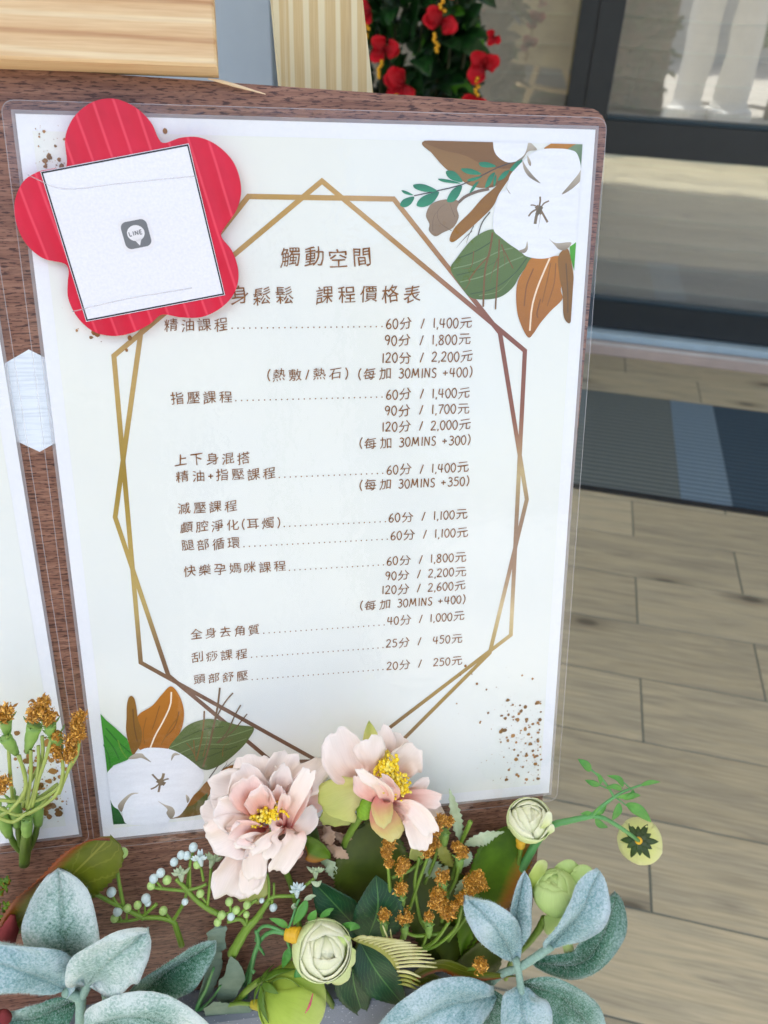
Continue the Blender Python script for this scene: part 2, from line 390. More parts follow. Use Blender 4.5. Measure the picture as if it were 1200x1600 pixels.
L_BROAD = leaf_mat('leaf_broad_green', srgb(72, 108, 12), srgb(104, 146, 24), srgb(130, 160, 50), .5, .25, srgb(178, 120, 40), veins=False)
L_MOSS = leaf_mat('leaf_moss', srgb(58, 74, 14), srgb(80, 98, 22), srgb(120, 130, 50), .5, .15, veins=False)
L_SPRIG = leaf_mat('leaf_sprig', srgb(60, 138, 58), srgb(112, 180, 80), srgb(160, 200, 120), .4, .2, veins=False)
L_PALE = leaf_mat('leaf_pale_frost', srgb(160, 186, 140), srgb(206, 222, 190), srgb(220, 230, 200), .5, .25, veins=False)
L_CLOTH = leaf_mat('leaf_grey_cloth', srgb(96, 124, 108), srgb(134, 156, 138), srgb(70, 110, 84), .8, .15, veins=False)
L_PINK = leaf_mat('leaf_dusty_pink', srgb(176, 140, 120), srgb(206, 178, 150), srgb(200, 180, 150), .6, .2, veins=False)
L_CREAM = leaf_mat('comb_cream', srgb(196, 196, 120), srgb(230, 228, 176), srgb(230, 230, 180), .45, .2, veins=False)
L_COMB2 = leaf_mat('comb_green', srgb(140, 146, 56), srgb(178, 180, 90), srgb(200, 200, 120), .45, .2, veins=False)
def lamb_mat(name, dark, mid, light, lo, hi):
    m = M(name); t = m.N('TexCoord'); sp = m.N('SeparateXYZ'); m.L(t.outputs['UV'], sp.inputs[0])
    big = m.noise(m.coords(), 26, 3); fine = m.noise(m.coords(), 620, 3, .75)
    au = m.math('ABSOLUTE', m.math('SUBTRACT', sp.outputs[0], .5))
    k = m.math('ADD', m.math('MULTIPLY', big, .62), m.math('MULTIPLY', fine, .75))
    k = m.math('ADD', k, m.math('MULTIPLY', m.math('SUBTRACT', au, .25), .4))
    k = m.math('ADD', k, m.math('MULTIPLY', m.math('SUBTRACT', sp.outputs[1], .5), .16))
    q = m.math('FRACT', m.math('MULTIPLY', m.math('ADD', m.math('SUBTRACT', sp.outputs[1], m.math('MULTIPLY', au, .8)), m.math('MULTIPLY', big, .10)), 6.5))
    sv = m.ramp(m.math('ABSOLUTE', m.math('SUBTRACT', q, .5)), [(0, (1, 1, 1, 1)), (.12, (0, 0, 0, 1))]); k = m.math('SUBTRACT', k, m.math('MULTIPLY', sv, .05))
    c = m.ramp(k, [(lo, dark), ((lo+hi)/2, mid), (hi, light)])
    vv = m.ramp(au, [(.008, (1, 1, 1, 1)), (.05, (0, 0, 0, 1))]); c = m.mix(m.math('MULTIPLY', vv, .3), c, dark)
    m.col(c); m.set(Roughness=1.0); m.b.inputs['Specular IOR Level'].default_value = .1
    m.b.inputs['Sheen Weight'].default_value = .25; m.b.inputs['Sheen Roughness'].default_value = .5
    m.bump(m.math('ADD', fine, m.math('MULTIPLY', vv, -1.0)), .9, .0012)
    return m.translucent(c, .12).m
LAMB_W = lamb_mat('felt_leaf_white', srgb(72, 122, 96), srgb(158, 194, 182), srgb(222, 236, 232), .44, .80)
LAMB_G = lamb_mat('felt_leaf_green', srgb(28, 84, 52), srgb(90, 140, 116), srgb(176, 206, 200), .48, .94)
LAMB_B = lamb_mat('felt_leaf_blue', srgb(84, 130, 128), srgb(142, 182, 186), srgb(204, 224, 230), .44, .84)
FUZZ = mat_plain('fuzz_white', srgb(186, 210, 206), .9, .05, 50, 0)
STEM_G = mat_plain('stem_green', srgb(112, 146, 50), .45, .18, 60, .15)
STEM_D = mat_plain('stem_dark', srgb(84, 110, 30), .5, .2, 60, .15)
STEM_B = mat_plain('stem_bluegreen', srgb(86, 150, 84), .4, .15, 60, .1)
STEM_F = mat_plain('stem_felt', srgb(140, 172, 156), .9, .15, 400, .5)
BERRY = mat_plain('berry_white', srgb(196, 216, 214), .35, .08, 80, .05)
BERRY_G = mat_plain('berry_green', srgb(170, 204, 120), .4, .12, 80, .05)
YCAP = mat_plain('bud_cap_yellow', srgb(222, 176, 40), .45, .1, 80, .05)
GOLD = mat_plain('seed_gold', srgb(172, 120, 30), .4, .45, 700, .3)
GOLD2 = mat_plain('seed_gold_light', srgb(236, 182, 84), .35, .25, 500, .3)
STAM = mat_plain('stamen_yellow', srgb(246, 214, 40), .6, .12, 700, .2)
STAM2 = mat_plain('stamen_pale', srgb(250, 232, 110), .6, .1, 700, .2)
STEM_P = mat_plain('stem_pale', srgb(152, 170, 84), .4, .15, 60, .1)
CUPG = mat_plain('cup_green', srgb(122, 160, 74), .5, .25, 90, .1)
WINE = petal_mat('petal_wine', [(0, srgb(90, 20, 34)), (1, srgb(150, 70, 70))], .15)
SEPAL = leaf_mat('sepal_green', srgb(60, 92, 20), srgb(96, 134, 40), srgb(120, 150, 60), .5, .1, veins=False)

# ================================================================== SETTING
# ground far out
m = M('street_concrete'); f = m.noise(m.coords(), 3, 5); m.col(m.ramp(f, [(.3, (.44, .41, .36, 1)), (.7, (.55, .51, .45, 1))])); m.set(Roughness=.85); CONC = m.m
g = MB(); g.add([(-200, -200, -.03), (200, -200, -.03), (200, 200, -.03), (-200, 200, -.03)], [(0, 1, 2, 3)])
g.build('ground', CONC, smooth=False, world=True, kind='structure')
# porch floor: grout bed and wood-look tiles
m = M('grout'); m.col(srgb(94, 102, 94)); m.set(Roughness=.9); GROUT = m.m
fb = MB(); fb.add(*box_geo((-3.2, -.75, -.03), (4.2, 3.6, .0010))); floor = fb.build('floor', GROUT, smooth=False, world=True, kind='structure')
m = M('wood_look_tile'); oi = m.N('ObjectInfo'); tc = m.N('TexCoord'); va = m.N('VectorMath', operation='MULTIPLY_ADD')
cb = m.N('CombineXYZ'); r100 = m.math('MULTIPLY', oi.outputs['Random'], 37.0); m.L(r100, cb.inputs[0]); m.L(r100, cb.inputs[1])
m.L(tc.outputs['Object'], va.inputs[0]); va.inputs[1].default_value = (1, 1, 1); m.L(cb.outputs[0], va.inputs[2])
mp = m.N('Mapping'); mp.inputs['Scale'].default_value = (1.5, 14, 1); m.L(va.outputs[0], mp.inputs[0])
gr = m.noise(mp.outputs[0], 2.2, 6, .62, 1.2)
mp2 = m.N('Mapping'); mp2.inputs['Scale'].default_value = (5, 130, 1); m.L(va.outputs[0], mp2.inputs[0]); gf = m.noise(mp2.outputs[0], 1.5, 4, .6, .3)
c = m.ramp(gr, [(.25, srgb(132, 129, 114)), (.42, srgb(166, 161, 138)), (.58, srgb(190, 180, 148)), (.78, srgb(164, 161, 146))])
c = m.mix(.4, c, m.ramp(gf, [(.3, srgb(114, 106, 90)), (.7, srgb(200, 188, 158))]))
hv = m.N('HueSaturation'); m.L(m.math('ADD', m.math('MULTIPLY', oi.outputs['Random'], .22), .86), hv.inputs['Value']); m.L(c, hv.inputs['Color'])
mp3 = m.N('Mapping'); mp3.inputs['Scale'].default_value = (1.9, 4.6, 1); m.L(va.outputs[0], mp3.inputs[0])
vo = m.N('TexVoronoi', voronoi_dimensions='2D'); vo.inputs['Scale'].default_value = 1.0; m.L(mp3.outputs[0], vo.inputs['Vector'])
kn = m.ramp(vo.outputs['Distance'], [(.03, (1, 1, 1, 1)), (.06, (.45, .45, .45, 1)), (.16, (0, 0, 0, 1))])
c = m.mix(m.math('MULTIPLY', kn, .75), hv.outputs[0], srgb(44, 38, 34))
m.col(c); m.set(Roughness=.55); m.bump(gf, .2, .0008); TILE = m.m
W = .1737; Lp = 6*W; G = .0034
vv_, ff_ = box_geo((0, 0, -.0024), (Lp-G, W-G, .0025), .0008)
tm = bpy.data.meshes.new('plank'); tm.from_pydata(vv_, [], ff_); tm.materials.append(TILE)
meshes = {}
row = 0; first = True
for k in range(-10, 16):
    y1 = 1.9864-(k-1)*W; y0 = 1.9864-k*W      # row k lies between line k-1 and line k
    off = .311 if k % 2 else .565
    x = off-4*Lp
    while x < 4.1:
        a, b = max(x, -3.2), min(x+Lp, 4.2)
        lo, hi = max(y0, -.75), min(y1, 3.4)
        if b-a > .02 and hi-lo > .01:
            key = (round(b-a, 3), round(hi-lo, 3))
            if key not in meshes:
                v_, f_ = box_geo((0, 0, -.0024), (key[0]-G, key[1]-G, .0025), .0008)
                me = bpy.data.meshes.new('plank'); me.from_pydata(v_, [], f_); me.materials.append(TILE); meshes[key] = me
            o = bpy.data.objects.new('plank', meshes[key]); COL.objects.link(o); o.location = (a, lo, 0); o.parent = floor
        x += Lp

# door mat
MATA = [FL(865, 601), FL(1200, 640)]
m = M('ribbed_grey'); w_ = m.N('TexWave', bands_direction='Y'); w_.inputs['Scale'].default_value = 24; w_.inputs['Distortion'].default_value = .2; m.L(m.coords(), w_.inputs[0])
def ribbed(name, a, b):
    m = M(name); w_ = m.N('TexWave', bands_direction='Y'); w_.inputs['Scale'].default_value = 13; w_.inputs['Distortion'].default_value = .3; m.L(m.coords(), w_.inputs[0])
    m.col(m.mix(m.math('MULTIPLY', w_.outputs['Fac'], .8), a, b)); m.set(Roughness=.9); m.bump(w_.outputs['Fac'], .8, .004); return m.m
MG = ribbed('mat_grey', srgb(70, 80, 80), srgb(118, 128, 126)); MBl = ribbed('mat_blue', srgb(84, 106, 122), srgb(122, 144, 160)); MN = ribbed('mat_navy', srgb(36, 55, 70), srgb(60, 84, 101))
RUB = mat_plain('mat_rubber', srgb(22, 24, 26), .7)
ym0, ym1 = 2.0, 2.655
mat = thing('door_mat', 'ribbed grey and blue striped doormat lying in front of the glass door', 'doormat', (.3, 2.3, 0), world=True)
b = MB(); b.add(*box_geo((-.32, ym0, .003), (1.35, ym1, .009), .002)); b.build('backing', RUB, mat, smooth=False)
pA = FL(1047, 627, .012); pB = FL(1063, 773, .012); pC = FL(1113, 632, .012); pD = FL(1145, 790, .012)
def xat(p, q, y): return p.x+(q.x-p.x)*(y-p.y)/(q.y-p.y)
e = .022
xs0 = [(-.32+e), xat(pB, pA, ym0+e), xat(pD, pC, ym0+e), 1.35-e]; xs1 = [(-.32+e), xat(pB, pA, ym1-e*.4), xat(pD, pC, ym1-e*.4), 1.35-e]
for i, mt in enumerate((MG, MBl, MN)):
    b = MB(); g_ = .0005
    v_ = [(xs0[i]+g_, ym0+e, .0085), (xs0[i+1]-g_, ym0+e, .0085), (xs1[i+1]-g_, ym1-e*.4, .0085), (xs1[i]+g_, ym1-e*.4, .0085)]
    v_ += [(x_, y_, .013) for x_, y_, _ in v_]
    b.add(v_, [(0,3,2,1),(4,5,6,7),(0,1,5,4),(1,2,6,5),(2,3,7,6),(3,0,4,7)]); b.build('pile_band', mt, mat, smooth=False)

# glazed sliding door
DY = 3.12
door = thing('sliding_door', 'dark framed sliding glass door with pale blinds drawn behind the panes', 'door', (.3, DY, 0), world=True)
FR = mat_plain('door_frame_dark', srgb(44, 50, 54), .45, .06, 20, .05)
FRB = mat_plain('door_gasket_teal', srgb(40, 62, 74), .5, .06, 20, .05)
ALU = mat_plain('sill_aluminium', srgb(176, 200, 212), .4, .06, 12, .05)
ALG = mat_plain('sill_pale', srgb(210, 208, 204), .5, .08, 12, .05)
SILB = mat_plain('sill_taupe', srgb(190, 174, 165), .6, .08, 12, .05)
zb0 = YP(1000, 519, DY-.03).z; zb1 = YP(1000, 475, DY-.03).z; zm0 = YP(1000, 245, DY-.03).z; zm1 = YP(1000, 190, DY-.03).z
xl0 = YP(885.5, 161.5, DY-.03).x; xl1 = YP(947.8, 181.4, DY-.03).x
X0, X1 = -.95, 3.2
def part(name, lo, hi, mt, parent, bev=.002, label=None):
    b = MB(); b.add(*box_geo(lo, hi, bev)); return b.build(name, mt, parent, smooth=False, label=label)
part('bottom_rail', (xl1+.001, DY-.03, zb0), (X1, DY+.02, zb1), FR, door)
part('bottom_rail', (X0, DY+.03, zb0), (xl0-.001, DY+.08, zb1), FR, door)
part('middle_rail', (xl1+.001, DY-.03, zm0), (X1, DY+.02, zm1), FR, door)
part('gasket', (xl1+.002, DY-.033, zm1+.0005), (X1, DY+.01, zm1+.012), FRB, door)
part('gasket', (xl1+.002, DY-.033, zb1+.0005), (X1, DY+.01, zb1+.010), FRB, door)
xm = xl0+(xl1-xl0)*.42
part('stile', (xl0, DY-.03, zb0), (xm-.0015, DY+.02, 2.6), FR, door)
part('stile', (xm+.0015, DY-.036, zb0), (xl1, DY+.02, 2.6), FR, door)
part('stile', (X1, DY-.03, zb0), (X1+.1, DY+.02, 2.6), FR, door)
part('stile', (X0-.08, DY+.03, zb0), (X0, DY+.08, 2.6), FR, door)
part('top_rail', (X0, DY-.03, 2.6), (X1, DY+.09, 2.7), FR, door)
sill = thing('door_sill', 'blue-grey aluminium threshold track under the sliding door', 'door sill', (.3, 3.05, 0), world=True)
ys = FL(1000, 563).y
z_a = YP(1000, 547, ys+.01).z
part('sill_base', (X0-.3, ys, .003), (X1+.2, DY+.3, z_a), SILB, sill)
z_b = YP(1000, 541, ys+.03).z
part('sill_lip', (X0-.3, ys+.012, z_a+.0005), (X1+.2, ys+.03, z_b), ALG, sill, .001)
part('track', (X0-.3, ys+.06, z_a+.0005), (X1+.2, DY+.25, zb0-.006), ALU, sill, .004)
# glass
m = M('door_glass'); tr = m.N('BsdfTransparent'); tr.inputs[0].default_value = (.96, .97, .96, 1); gl = m.N('BsdfGlossy'); gl.inputs['Roughness'].default_value = .015
gl.inputs['Color'].default_value = (.92, .95, .93, 1)
bp = m.N('Bump'); bp.inputs['Strength'].default_value = .25; bp.inputs['Distance'].default_value = .004; m.L(m.noise(m.coords(), 2.5, 2), bp.inputs['Height']); m.L(bp.outputs[0], gl.inputs['Normal'])
mx = m.N('MixShader'); mx.inputs[0].default_value = .21; m.L(tr.outputs[0], mx.inputs[1]); m.L(gl.outputs[0], mx.inputs[2]); m.L(mx.outputs[0], m.out.inputs[0]); GLASS = m.m
def pane(x0, x1, z0, z1, y): 
    b = MB(); b.add(*box_geo((x0, y, z0), (x1, y+.005, z1))); b.build('glass_pane', GLASS, door, smooth=False)
pane(xl1+.002, X1-.002, zm1+.013, 2.598, DY-.005); pane(xl1+.002, X1-.002, zb1+.011, zm0-.001, DY-.005); pane(X0+.002, xl0-.002, zb1+.002, 2.598, DY+.055)
# blinds: gathered fabric in shallow folds, battens showing as paler lines
m = M('blind_fabric'); f = m.noise(m.coords((3, 40, 300)), 2, 3); m.col(m.ramp(f, [(.3, srgb(220, 209, 196)), (.7, srgb(234, 224, 212))])); m.set(Roughness=.9); BLIND = m.m
BATT = mat_plain('blind_batten', srgb(236, 236, 224), .6, .05, 30, 0)
def blind(x0, x1):
    b = MB(); vs = []; fs = []; nx = 40; zz = []; z = .10
    while z < 2.58: zz += [z, z+.03, z+.06]; z += .09
    for j, z in enumerate(zz):
        for i in range(nx+1):
            x = x0+(x1-x0)*i/nx; y = DY+.13+(.012 if j % 3 == 1 else 0)+.006*noise.noise(Vector((x*3, z*4, 0)))
            vs.append((x, y, z+.012*noise.noise(Vector((x*2, z*.5, 3)))))
    for j in range(len(zz)-1):
        for i in range(nx): a = j*(nx+1)+i; fs.append((a, a+1, a+nx+2, a+nx+1))
    b.add(vs, fs); o = b.build('blind', BLIND, door)
    for j in range(0, len(zz), 3):
        b = MB(); tube(b, [(x0+(x1-x0)*q/8, DY+.127+.006*noise.noise(Vector(((x0+(x1-x0)*q/8)*3, zz[j]*4, 0))), zz[j]+.012*noise.noise(Vector(((x0+(x1-x0)*q/8)*2, zz[j]*.5, 3)))) for q in range(9)], .0022, 5, 3); b.build('batten', BATT, door)
blind(X0+.01, xl0-.01); blind(xl1-.02, X1-.01)
part('room_wall', (X0-.2, DY+.6, 0), (X1+.2, DY+.64, 3.2), mat_plain('room_dark', srgb(96, 92, 84), .9), door)
# wall beside the door
m = M('wall_render'); m.col(m.ramp(m.noise(m.coords(), 4, 4), [(.3, srgb(176, 192, 208)), (.7, srgb(186, 202, 216))])); m.set(Roughness=.75); m.bump(m.noise(m.coords(), 120), .1, .001)
b = MB(); b.add(*box_geo((-6, DY-.12, 0), (X0-.12, DY+.2, 3.4))); b.build('wall', m.m, smooth=False, world=True, label='smooth blue-grey wall left of the glass door behind the easel', cat='wall')
WH = mat_plain('white_render', (.82, .80, .76, 1), .8, .06, 6, .1)
b = MB(); b.add(*box_geo((X1+.15, DY-.12, 0), (6, DY+.2, 3.4))); b.build('wall', WH, smooth=False, world=True, label='plain pale wall right of the glass door beyond the doormat', cat='wall')
b = MB(); b.add(*box_geo((X0-.119, DY-.1, 2.72), (X1+.149, DY+.2, 3.4))); b.build('wall_beam', WH, smooth=False, world=True, label='plain pale beam above the glass door', cat='beam')

porch = thing('added_shade_roof', 'plain pale roof added out of view to shade the entrance and the board', 'added roof', (0, 1, 2.75), world=True)
part('ceiling', (-6, -.60, 3.22), (6, DY-.125, 3.3), WH, porch); part('fascia', (-6, -.7, 3.2), (6, -.601, 3.4), WH, porch)  # roof out of view, added to keep direct sun off board and flowers
# potted shrub with red silk flowers and gold beads
plant = thing('potted_shrub', 'leafy green shrub in a pot hung with red fabric flowers and gold beads', 'potted plant', (-.52, 2.55, 0), world=True)
POT = mat_plain('pot_glaze', srgb(70, 60, 58), .4, .1, 20, .1)
b = MB(); prof = [(0, .003), (.13, .003), (.15, .02), (.19, .3), (.2, .34), (.185, .345), (.175, .31), (0, .31)]
vs = [(-.52+r*cos(2*pi*a/28), 2.55+r*sin(2*pi*a/28), z) for r, z in prof for a in range(28)]
fs = [(i*28+a, i*28+(a+1) % 28, (i+1)*28+(a+1) % 28, (i+1)*28+a) for i in range(len(prof)-1) for a in range(28)]
b.add(vs, fs); b.build('pot', POT, plant)
b = MB(); rn = random.Random(5)
for i in range(14):
    a = rn.uniform(0, 2*pi); r = rn.uniform(.02, .16)
    tube(b, [(-.52+.05*cos(a), 2.55+.05*sin(a), .3), (-.52+r*cos(a), 2.55+r*sin(a), .7), (-.52+r*1.3*cos(a+.4), 2.55+r*1.3*sin(a+.4), rn.uniform(1.0, 1.4))], [.008, .004], 6, 5)
b.build('stems', mat_plain('shrub_stem', srgb(60, 62, 30), .7), plant)
SHRUB = leaf_mat('shrub_leaf', srgb(16, 48, 20), srgb(36, 84, 34), srgb(60, 110, 50), .32, .1, veins=False)
SHRUB2 = leaf_mat('shrub_leaf_bright', srgb(50, 110, 24), srgb(96, 160, 40), srgb(120, 180, 60), .35, .25, veins=False)
for mt, cnt, sd0 in ((SHRUB, 1000, 1), (SHRUB2, 60, 2)):
    b = MB(); rn = random.Random(sd0)
    for i in range(cnt):
        a = rn.uniform(0, 2*pi); r = .245*sqrt(rn.uniform(.02, 1)); z = rn.uniform(.42, 1.62)
        rr = r*(1 if z < 1.35 else (1.75-z)/.4); rr *= .85+.3*noise.noise(Vector((a*2, z*4, 1)))
        c0 = Vector((-.52+rr*cos(a), 2.55+rr*sin(a), z)); d = Vector((cos(a)*rn.uniform(.2, 1), sin(a)*rn.uniform(.2, 1), rn.uniform(-.3, 1))).normalized()
        Ln = rn.uniform(.07, .13); blade(b, [c0, c0+d*Ln*.5+Vector((0, 0, .004)), c0+d*Ln+Vector((0, 0, -.012))], Ln*.26, pf_leaf, (rn.uniform(-.6, .6), -.6, .8), cup=.3, ns=6, nw=2, thick=.0008)
    b.build('foliage', mt, plant, kind='stuff')
REDF = petal_mat('fabric_red', [(0, srgb(120, 4, 14)), (1, srgb(204, 18, 36))], .15, .5)
GOLDB = mat_plain('gold_bead', srgb(214, 160, 40), .25, .1, 40, 0, metal=.7)
rn = random.Random(9)
for (px, py, s) in ((580, 18, 1), (690, 35, 1.1), (602, 78, 1), (632, 132, 1.3), (757, 105, 1.1), (772, 58, .5), (700, -30, 1), (650, -60, 1), (740, 170, 1), (600, 200, 1)):
    s *= 1.25; c0 = YP(px, py, 2.25); fl = thing('silk_flower', '', 'x', c0, world=True)
    del fl['category']; fl.parent = plant; fl.location = c0-plant.location; b = MB()
    for k in range(4):
        a = rn.uniform(0, 2*pi)+k*pi/2; d = Vector((cos(a), -.25, sin(a)))
        blade(b, [c0, c0+d*.014*s, c0+d*.032*s+Vector((0, -.01, 0))], .016*s, pf_petal, (0, -1, .2), cup=.4, ns=7, nw=5, thick=.001, wav=.2, seed=k)
    b.build('petals', REDF, fl)
    if s >= 1:
        b = MB()
        for k in range(7): ell(b, c0+Vector((-.006*s+rn.uniform(-.007, .007), -.016, -.024-.006*k)), .005, nu=8, nv=6)
        b.build('beads', GOLDB, fl)

# things across the yard, mirrored in the door glass and in the poster's film
def mirror(px, py, D):          # where a thing D metres behind the viewer must stand to be mirrored at this pixel
    p = YP(px, py, 2*DY+D); return Vector((p.x, -D, p.z))
D1 = 2.6
for (pa, pb, lab) in ((1062, 1112, 'left of the two white porch columns mirrored in the glass door'), (1128, 1180, 'right of the two white porch columns mirrored in the glass door')):
    a = mirror(pa, 100, D1); c_ = mirror(pb, 100, D1); r = abs(c_.x-a.x)/2; cx_ = (a.x+c_.x)/2
    col = thing('porch_column', lab, 'column', (cx_, -D1, 0), world=True, group='white columns across the porch')
    b = MB(); n = 24; pr = [(r*1.5, -.03), (r*1.5, .12), (r*1.15, .14), (r, .2), (r*.95, 2.5), (r*1.2, 2.56), (r*1.5, 2.6), (r*1.5, 2.8)]
    vs = []
    for rr, z in pr:
        for q in range(n*2): an = pi*q/n; k = 1 if q % 2 else .95; vs.append((cx_+rr*k*cos(an), -D1+rr*k*sin(an), z))
    N2 = n*2; fs = [(i*N2+q, i*N2+(q+1) % N2, (i+1)*N2+(q+1) % N2, (i+1)*N2+q) for i in range(len(pr)-1) for q in range(N2)]+[tuple(range((len(pr)-1)*N2, len(pr)*N2))]
    b.add(vs, fs); b.build('shaft', mat_plain('column_white', (.86, .85, .82, 1), .6, .04, 10, .1), col, smooth=False)
a = mirror(1020, 300, 4.0); c_ = mirror(1190, 250, 4.0)
b = MB(); b.add(*box_geo((min(a.x, c_.x), -4.3, -.03), (max(a.x, c_.x), -4.0, max(c_.z, a.z)), .01)); b.build('garden_wall', mat_plain('pale_stucco', (.66, .60, .55, 1), .85, .08, 5, .2), smooth=False, world=True, label='low pale stucco garden wall across the yard', cat='garden wall')
# house across the yard
hs = thing('house', 'beige house with dark windows across the yard behind the viewer', 'house', (-1, -9, 0), world=True)
part('wall', (-9, -12, -.03), (6, -9, 4.6), mat_plain('house_beige', (.58, .55, .49, 1), .9, .08, 3, .2), hs)
part('roof', (-9.5, -12.4, 4.6), (6.5, -8.5, 4.9), mat_plain('roof_tile', (.18, .1, .08, 1), .8, .2, 5, .2), hs)
for x in (-7.5, -5, -2.5, 0, 2.6):
    f_ = part('window_frame', (x, -8.99, 1.0), (x+1.2, -8.95, 2.6), WH, hs); part('window_pane', (x+.06, -8.949, 1.06), (x+1.14, -8.94, 2.54), mat_plain('pane_dark', srgb(40, 48, 54), .1, .05, 3, 0), hs)
# shrub across the yard on the right
q_ = mirror(1225, 110, 3.3); SX = q_.x
sh = thing('garden_shrub', 'rounded leafy green shrub beside the low garden wall across the yard', 'shrub', (SX, -3.3, 0), world=True)
b = MB(); rn = random.Random(3)
for i in range(1300):
    a = rn.uniform(0, 2*pi); u_ = rn.uniform(-.8, 1); rr = (1-u_*u_)**.5*rn.uniform(.6, 1.05)
    c0 = Vector((SX+.5*rr*cos(a), -3.3+.5*rr*sin(a), 1.3+.9*u_)); d = Vector((rn.uniform(-1, 1), rn.uniform(-1, 1), rn.uniform(-.4, 1))).normalized()
    blade(b, [c0, c0+d*.09, c0+d*.16+Vector((0, 0, -.03))], .03, pf_leaf, (rn.uniform(-.5, .5), .4, .9), ns=4, nw=2, thick=.001)
b.build('foliage', SHRUB2, sh, kind='stuff')
BARK = mat_plain('bark', (.12, .09, .06, 1), .9)
b = MB(); tube(b, [(SX, -3.3, -.03), (SX+.02, -3.3, .5), (SX, -3.32, 1.3)], [.06, .03], 8, 4); b.build('trunk', BARK, sh)
HX = mirror(1045, 100, 3.2).x
hg = thing('hedge', 'long clipped dark green hedge added out of view as a dark reflection beside the white columns', 'hedge', ((HX-3)/2, -3.4, 0), world=True)  # hedge invented so the poster film and glass mirror something dark
b = MB()
for i in range(4200):
    x = rn.uniform(-3.4, HX); f_ = rn.random(); z = rn.uniform(0, 1.55) if f_ < .75 else rn.uniform(1.45, 1.6); y = (-3.05 if f_ < .75 else rn.uniform(-3.75, -3.0))+rn.uniform(-.1, .06)
    c0 = Vector((x, y, z)); d = Vector((rn.uniform(-1, 1), rn.uniform(-.2, 1), rn.uniform(-.4, 1))).normalized()
    blade(b, [c0, c0+d*.05, c0+d*.10+Vector((0, 0, -.015))], .024, pf_leaf, (rn.uniform(-.5, .5), .8, .6), ns=3, nw=2, thick=.001)
b.build('foliage', SHRUB, hg, kind='stuff')
part('core', (-3.4, -3.7, -.03), (HX, -3.12, 1.45), BARK, hg)
# ================================================================== EASEL AND BOARD
BH = -.0012; BTH = .006
easel = thing('easel', 'pale pine easel carrying the brown sign board', 'easel', (0, -.36, -.03))
# crossbar clamp in front of the board's top edge
bk = MB(); hb = .020
pF1 = P(338, 112, hb); vb = .2295
bk.add(*box_geo((-.56, vb, -.006), (-.0505, vb+.055, hb), .0012)); bk.build('clamp_block', PINE, easel, smooth=False)
pl0, pl1 = P(437, 130, -.028), P(425, 0, -.028); pr0, pr1 = P(583, 143, -.028), P(567, 0, -.028)
def slab(mb, a0, a1, b0, b1, z0, z1):    # leaning post: left edge a0->a1, right edge b0->b1
    vs = [(a0.x, a0.y, z0), (b0.x, b0.y, z0), (b1.x, b1.y, z0), (a1.x, a1.y, z0), (a0.x, a0.y, z1), (b0.x, b0.y, z1), (b1.x, b1.y, z1), (a1.x, a1.y, z1)]
    mb.add(vs, [(0,3,2,1),(4,5,6,7),(0,1,5,4),(1,2,6,5),(2,3,7,6),(3,0,4,7)])
def ext(a, b, y): t = (y-a.y)/(b.y-a.y); return Vector((a.x+(b.x-a.x)*t, y, 0))
b = MB(); slab(b, ext(pl0, pl1, -.95), ext(pl0, pl1, .52), ext(pr0, pr1, -.95), ext(pr0, pr1, .52), -.046, -.028); b.build('post', PINE2, easel, smooth=False)
for sx in (-1, 1):
    b = MB(); x_ = -.17+sx*.12
    slab(b, Vector((x_+sx*.2-.02, -.98, 0)), Vector((x_-sx*.02-.02, -.34, 0)), Vector((x_+sx*.2+.02, -.98, 0)), Vector((x_-sx*.02+.02, -.34, 0)), -.027, -.009); b.build('leg', PINE3, easel, smooth=False)
b = MB(); b.add(*box_geo((-.5, -.495, -.03), (.10, -.4705, .036), .001)); b.build('ledge', PINE3, easel, smooth=False)

board = thing('sign_board', 'brown wood veneer board standing on the easel with pale plywood edges', 'sign board', (0, -.33, BH))
def rrect(x0, y0, x1, y1, r, n=5, sk=lambda p: p):
    out = []
    for cx_, cy_, a0 in ((x1-r, y1-r, 0), (x0+r, y1-r, pi/2), (x0+r, y0+r, pi), (x1-r, y0+r, 1.5*pi)):
        for i in range(n+1): a = a0+pi/2*i/n; out.append(sk(Vector((cx_+r*cos(a), cy_+r*sin(a), 0))))
    return out
# corner points measured on the board plane; the right edge is cut a little askew
TLx, TRx = -.50, .1552
def sk(p):
    y = p.y; x = p.x
    if x > 0: x = x - .0105*(.2174-y)/.43
    y2 = y
    if y > 0: y2 = y - .0096*(x+.1531)/.287*(1 if y > .1 else 0)
    return Vector((x, y2, 0))
out = rrect(TLx, -.343, TRx, .2306, .011, 6, sk)
b = MB(); n = len(out)
bb = MB(); poly(bb, out, None, BH); bb.m = 1
vs = [Vector((p.x, p.y, BH)) for p in out]+[Vector((p.x, p.y, BH-BTH)) for p in out]
bb.add(vs, [(j, i, i+n, j+n) for i in range(n) for j in [(i+1) % n]][::1]+[tuple(range(n, 2*n))[::-1]])
bb.build('veneer_panel', [WALNUT, PLYEDGE], board, smooth=False)
# splinter at the top edge
b = MB(); tube(b, [P(325, 123, .0005), P(345, 127, .002), P(370, 134, .003), P(415, 147, .004)], [.0003, .0009, .0009, .0002], 5, 5); b.build('splinter', mat_plain('splinter_wood', srgb(236, 214, 180), .7), board)
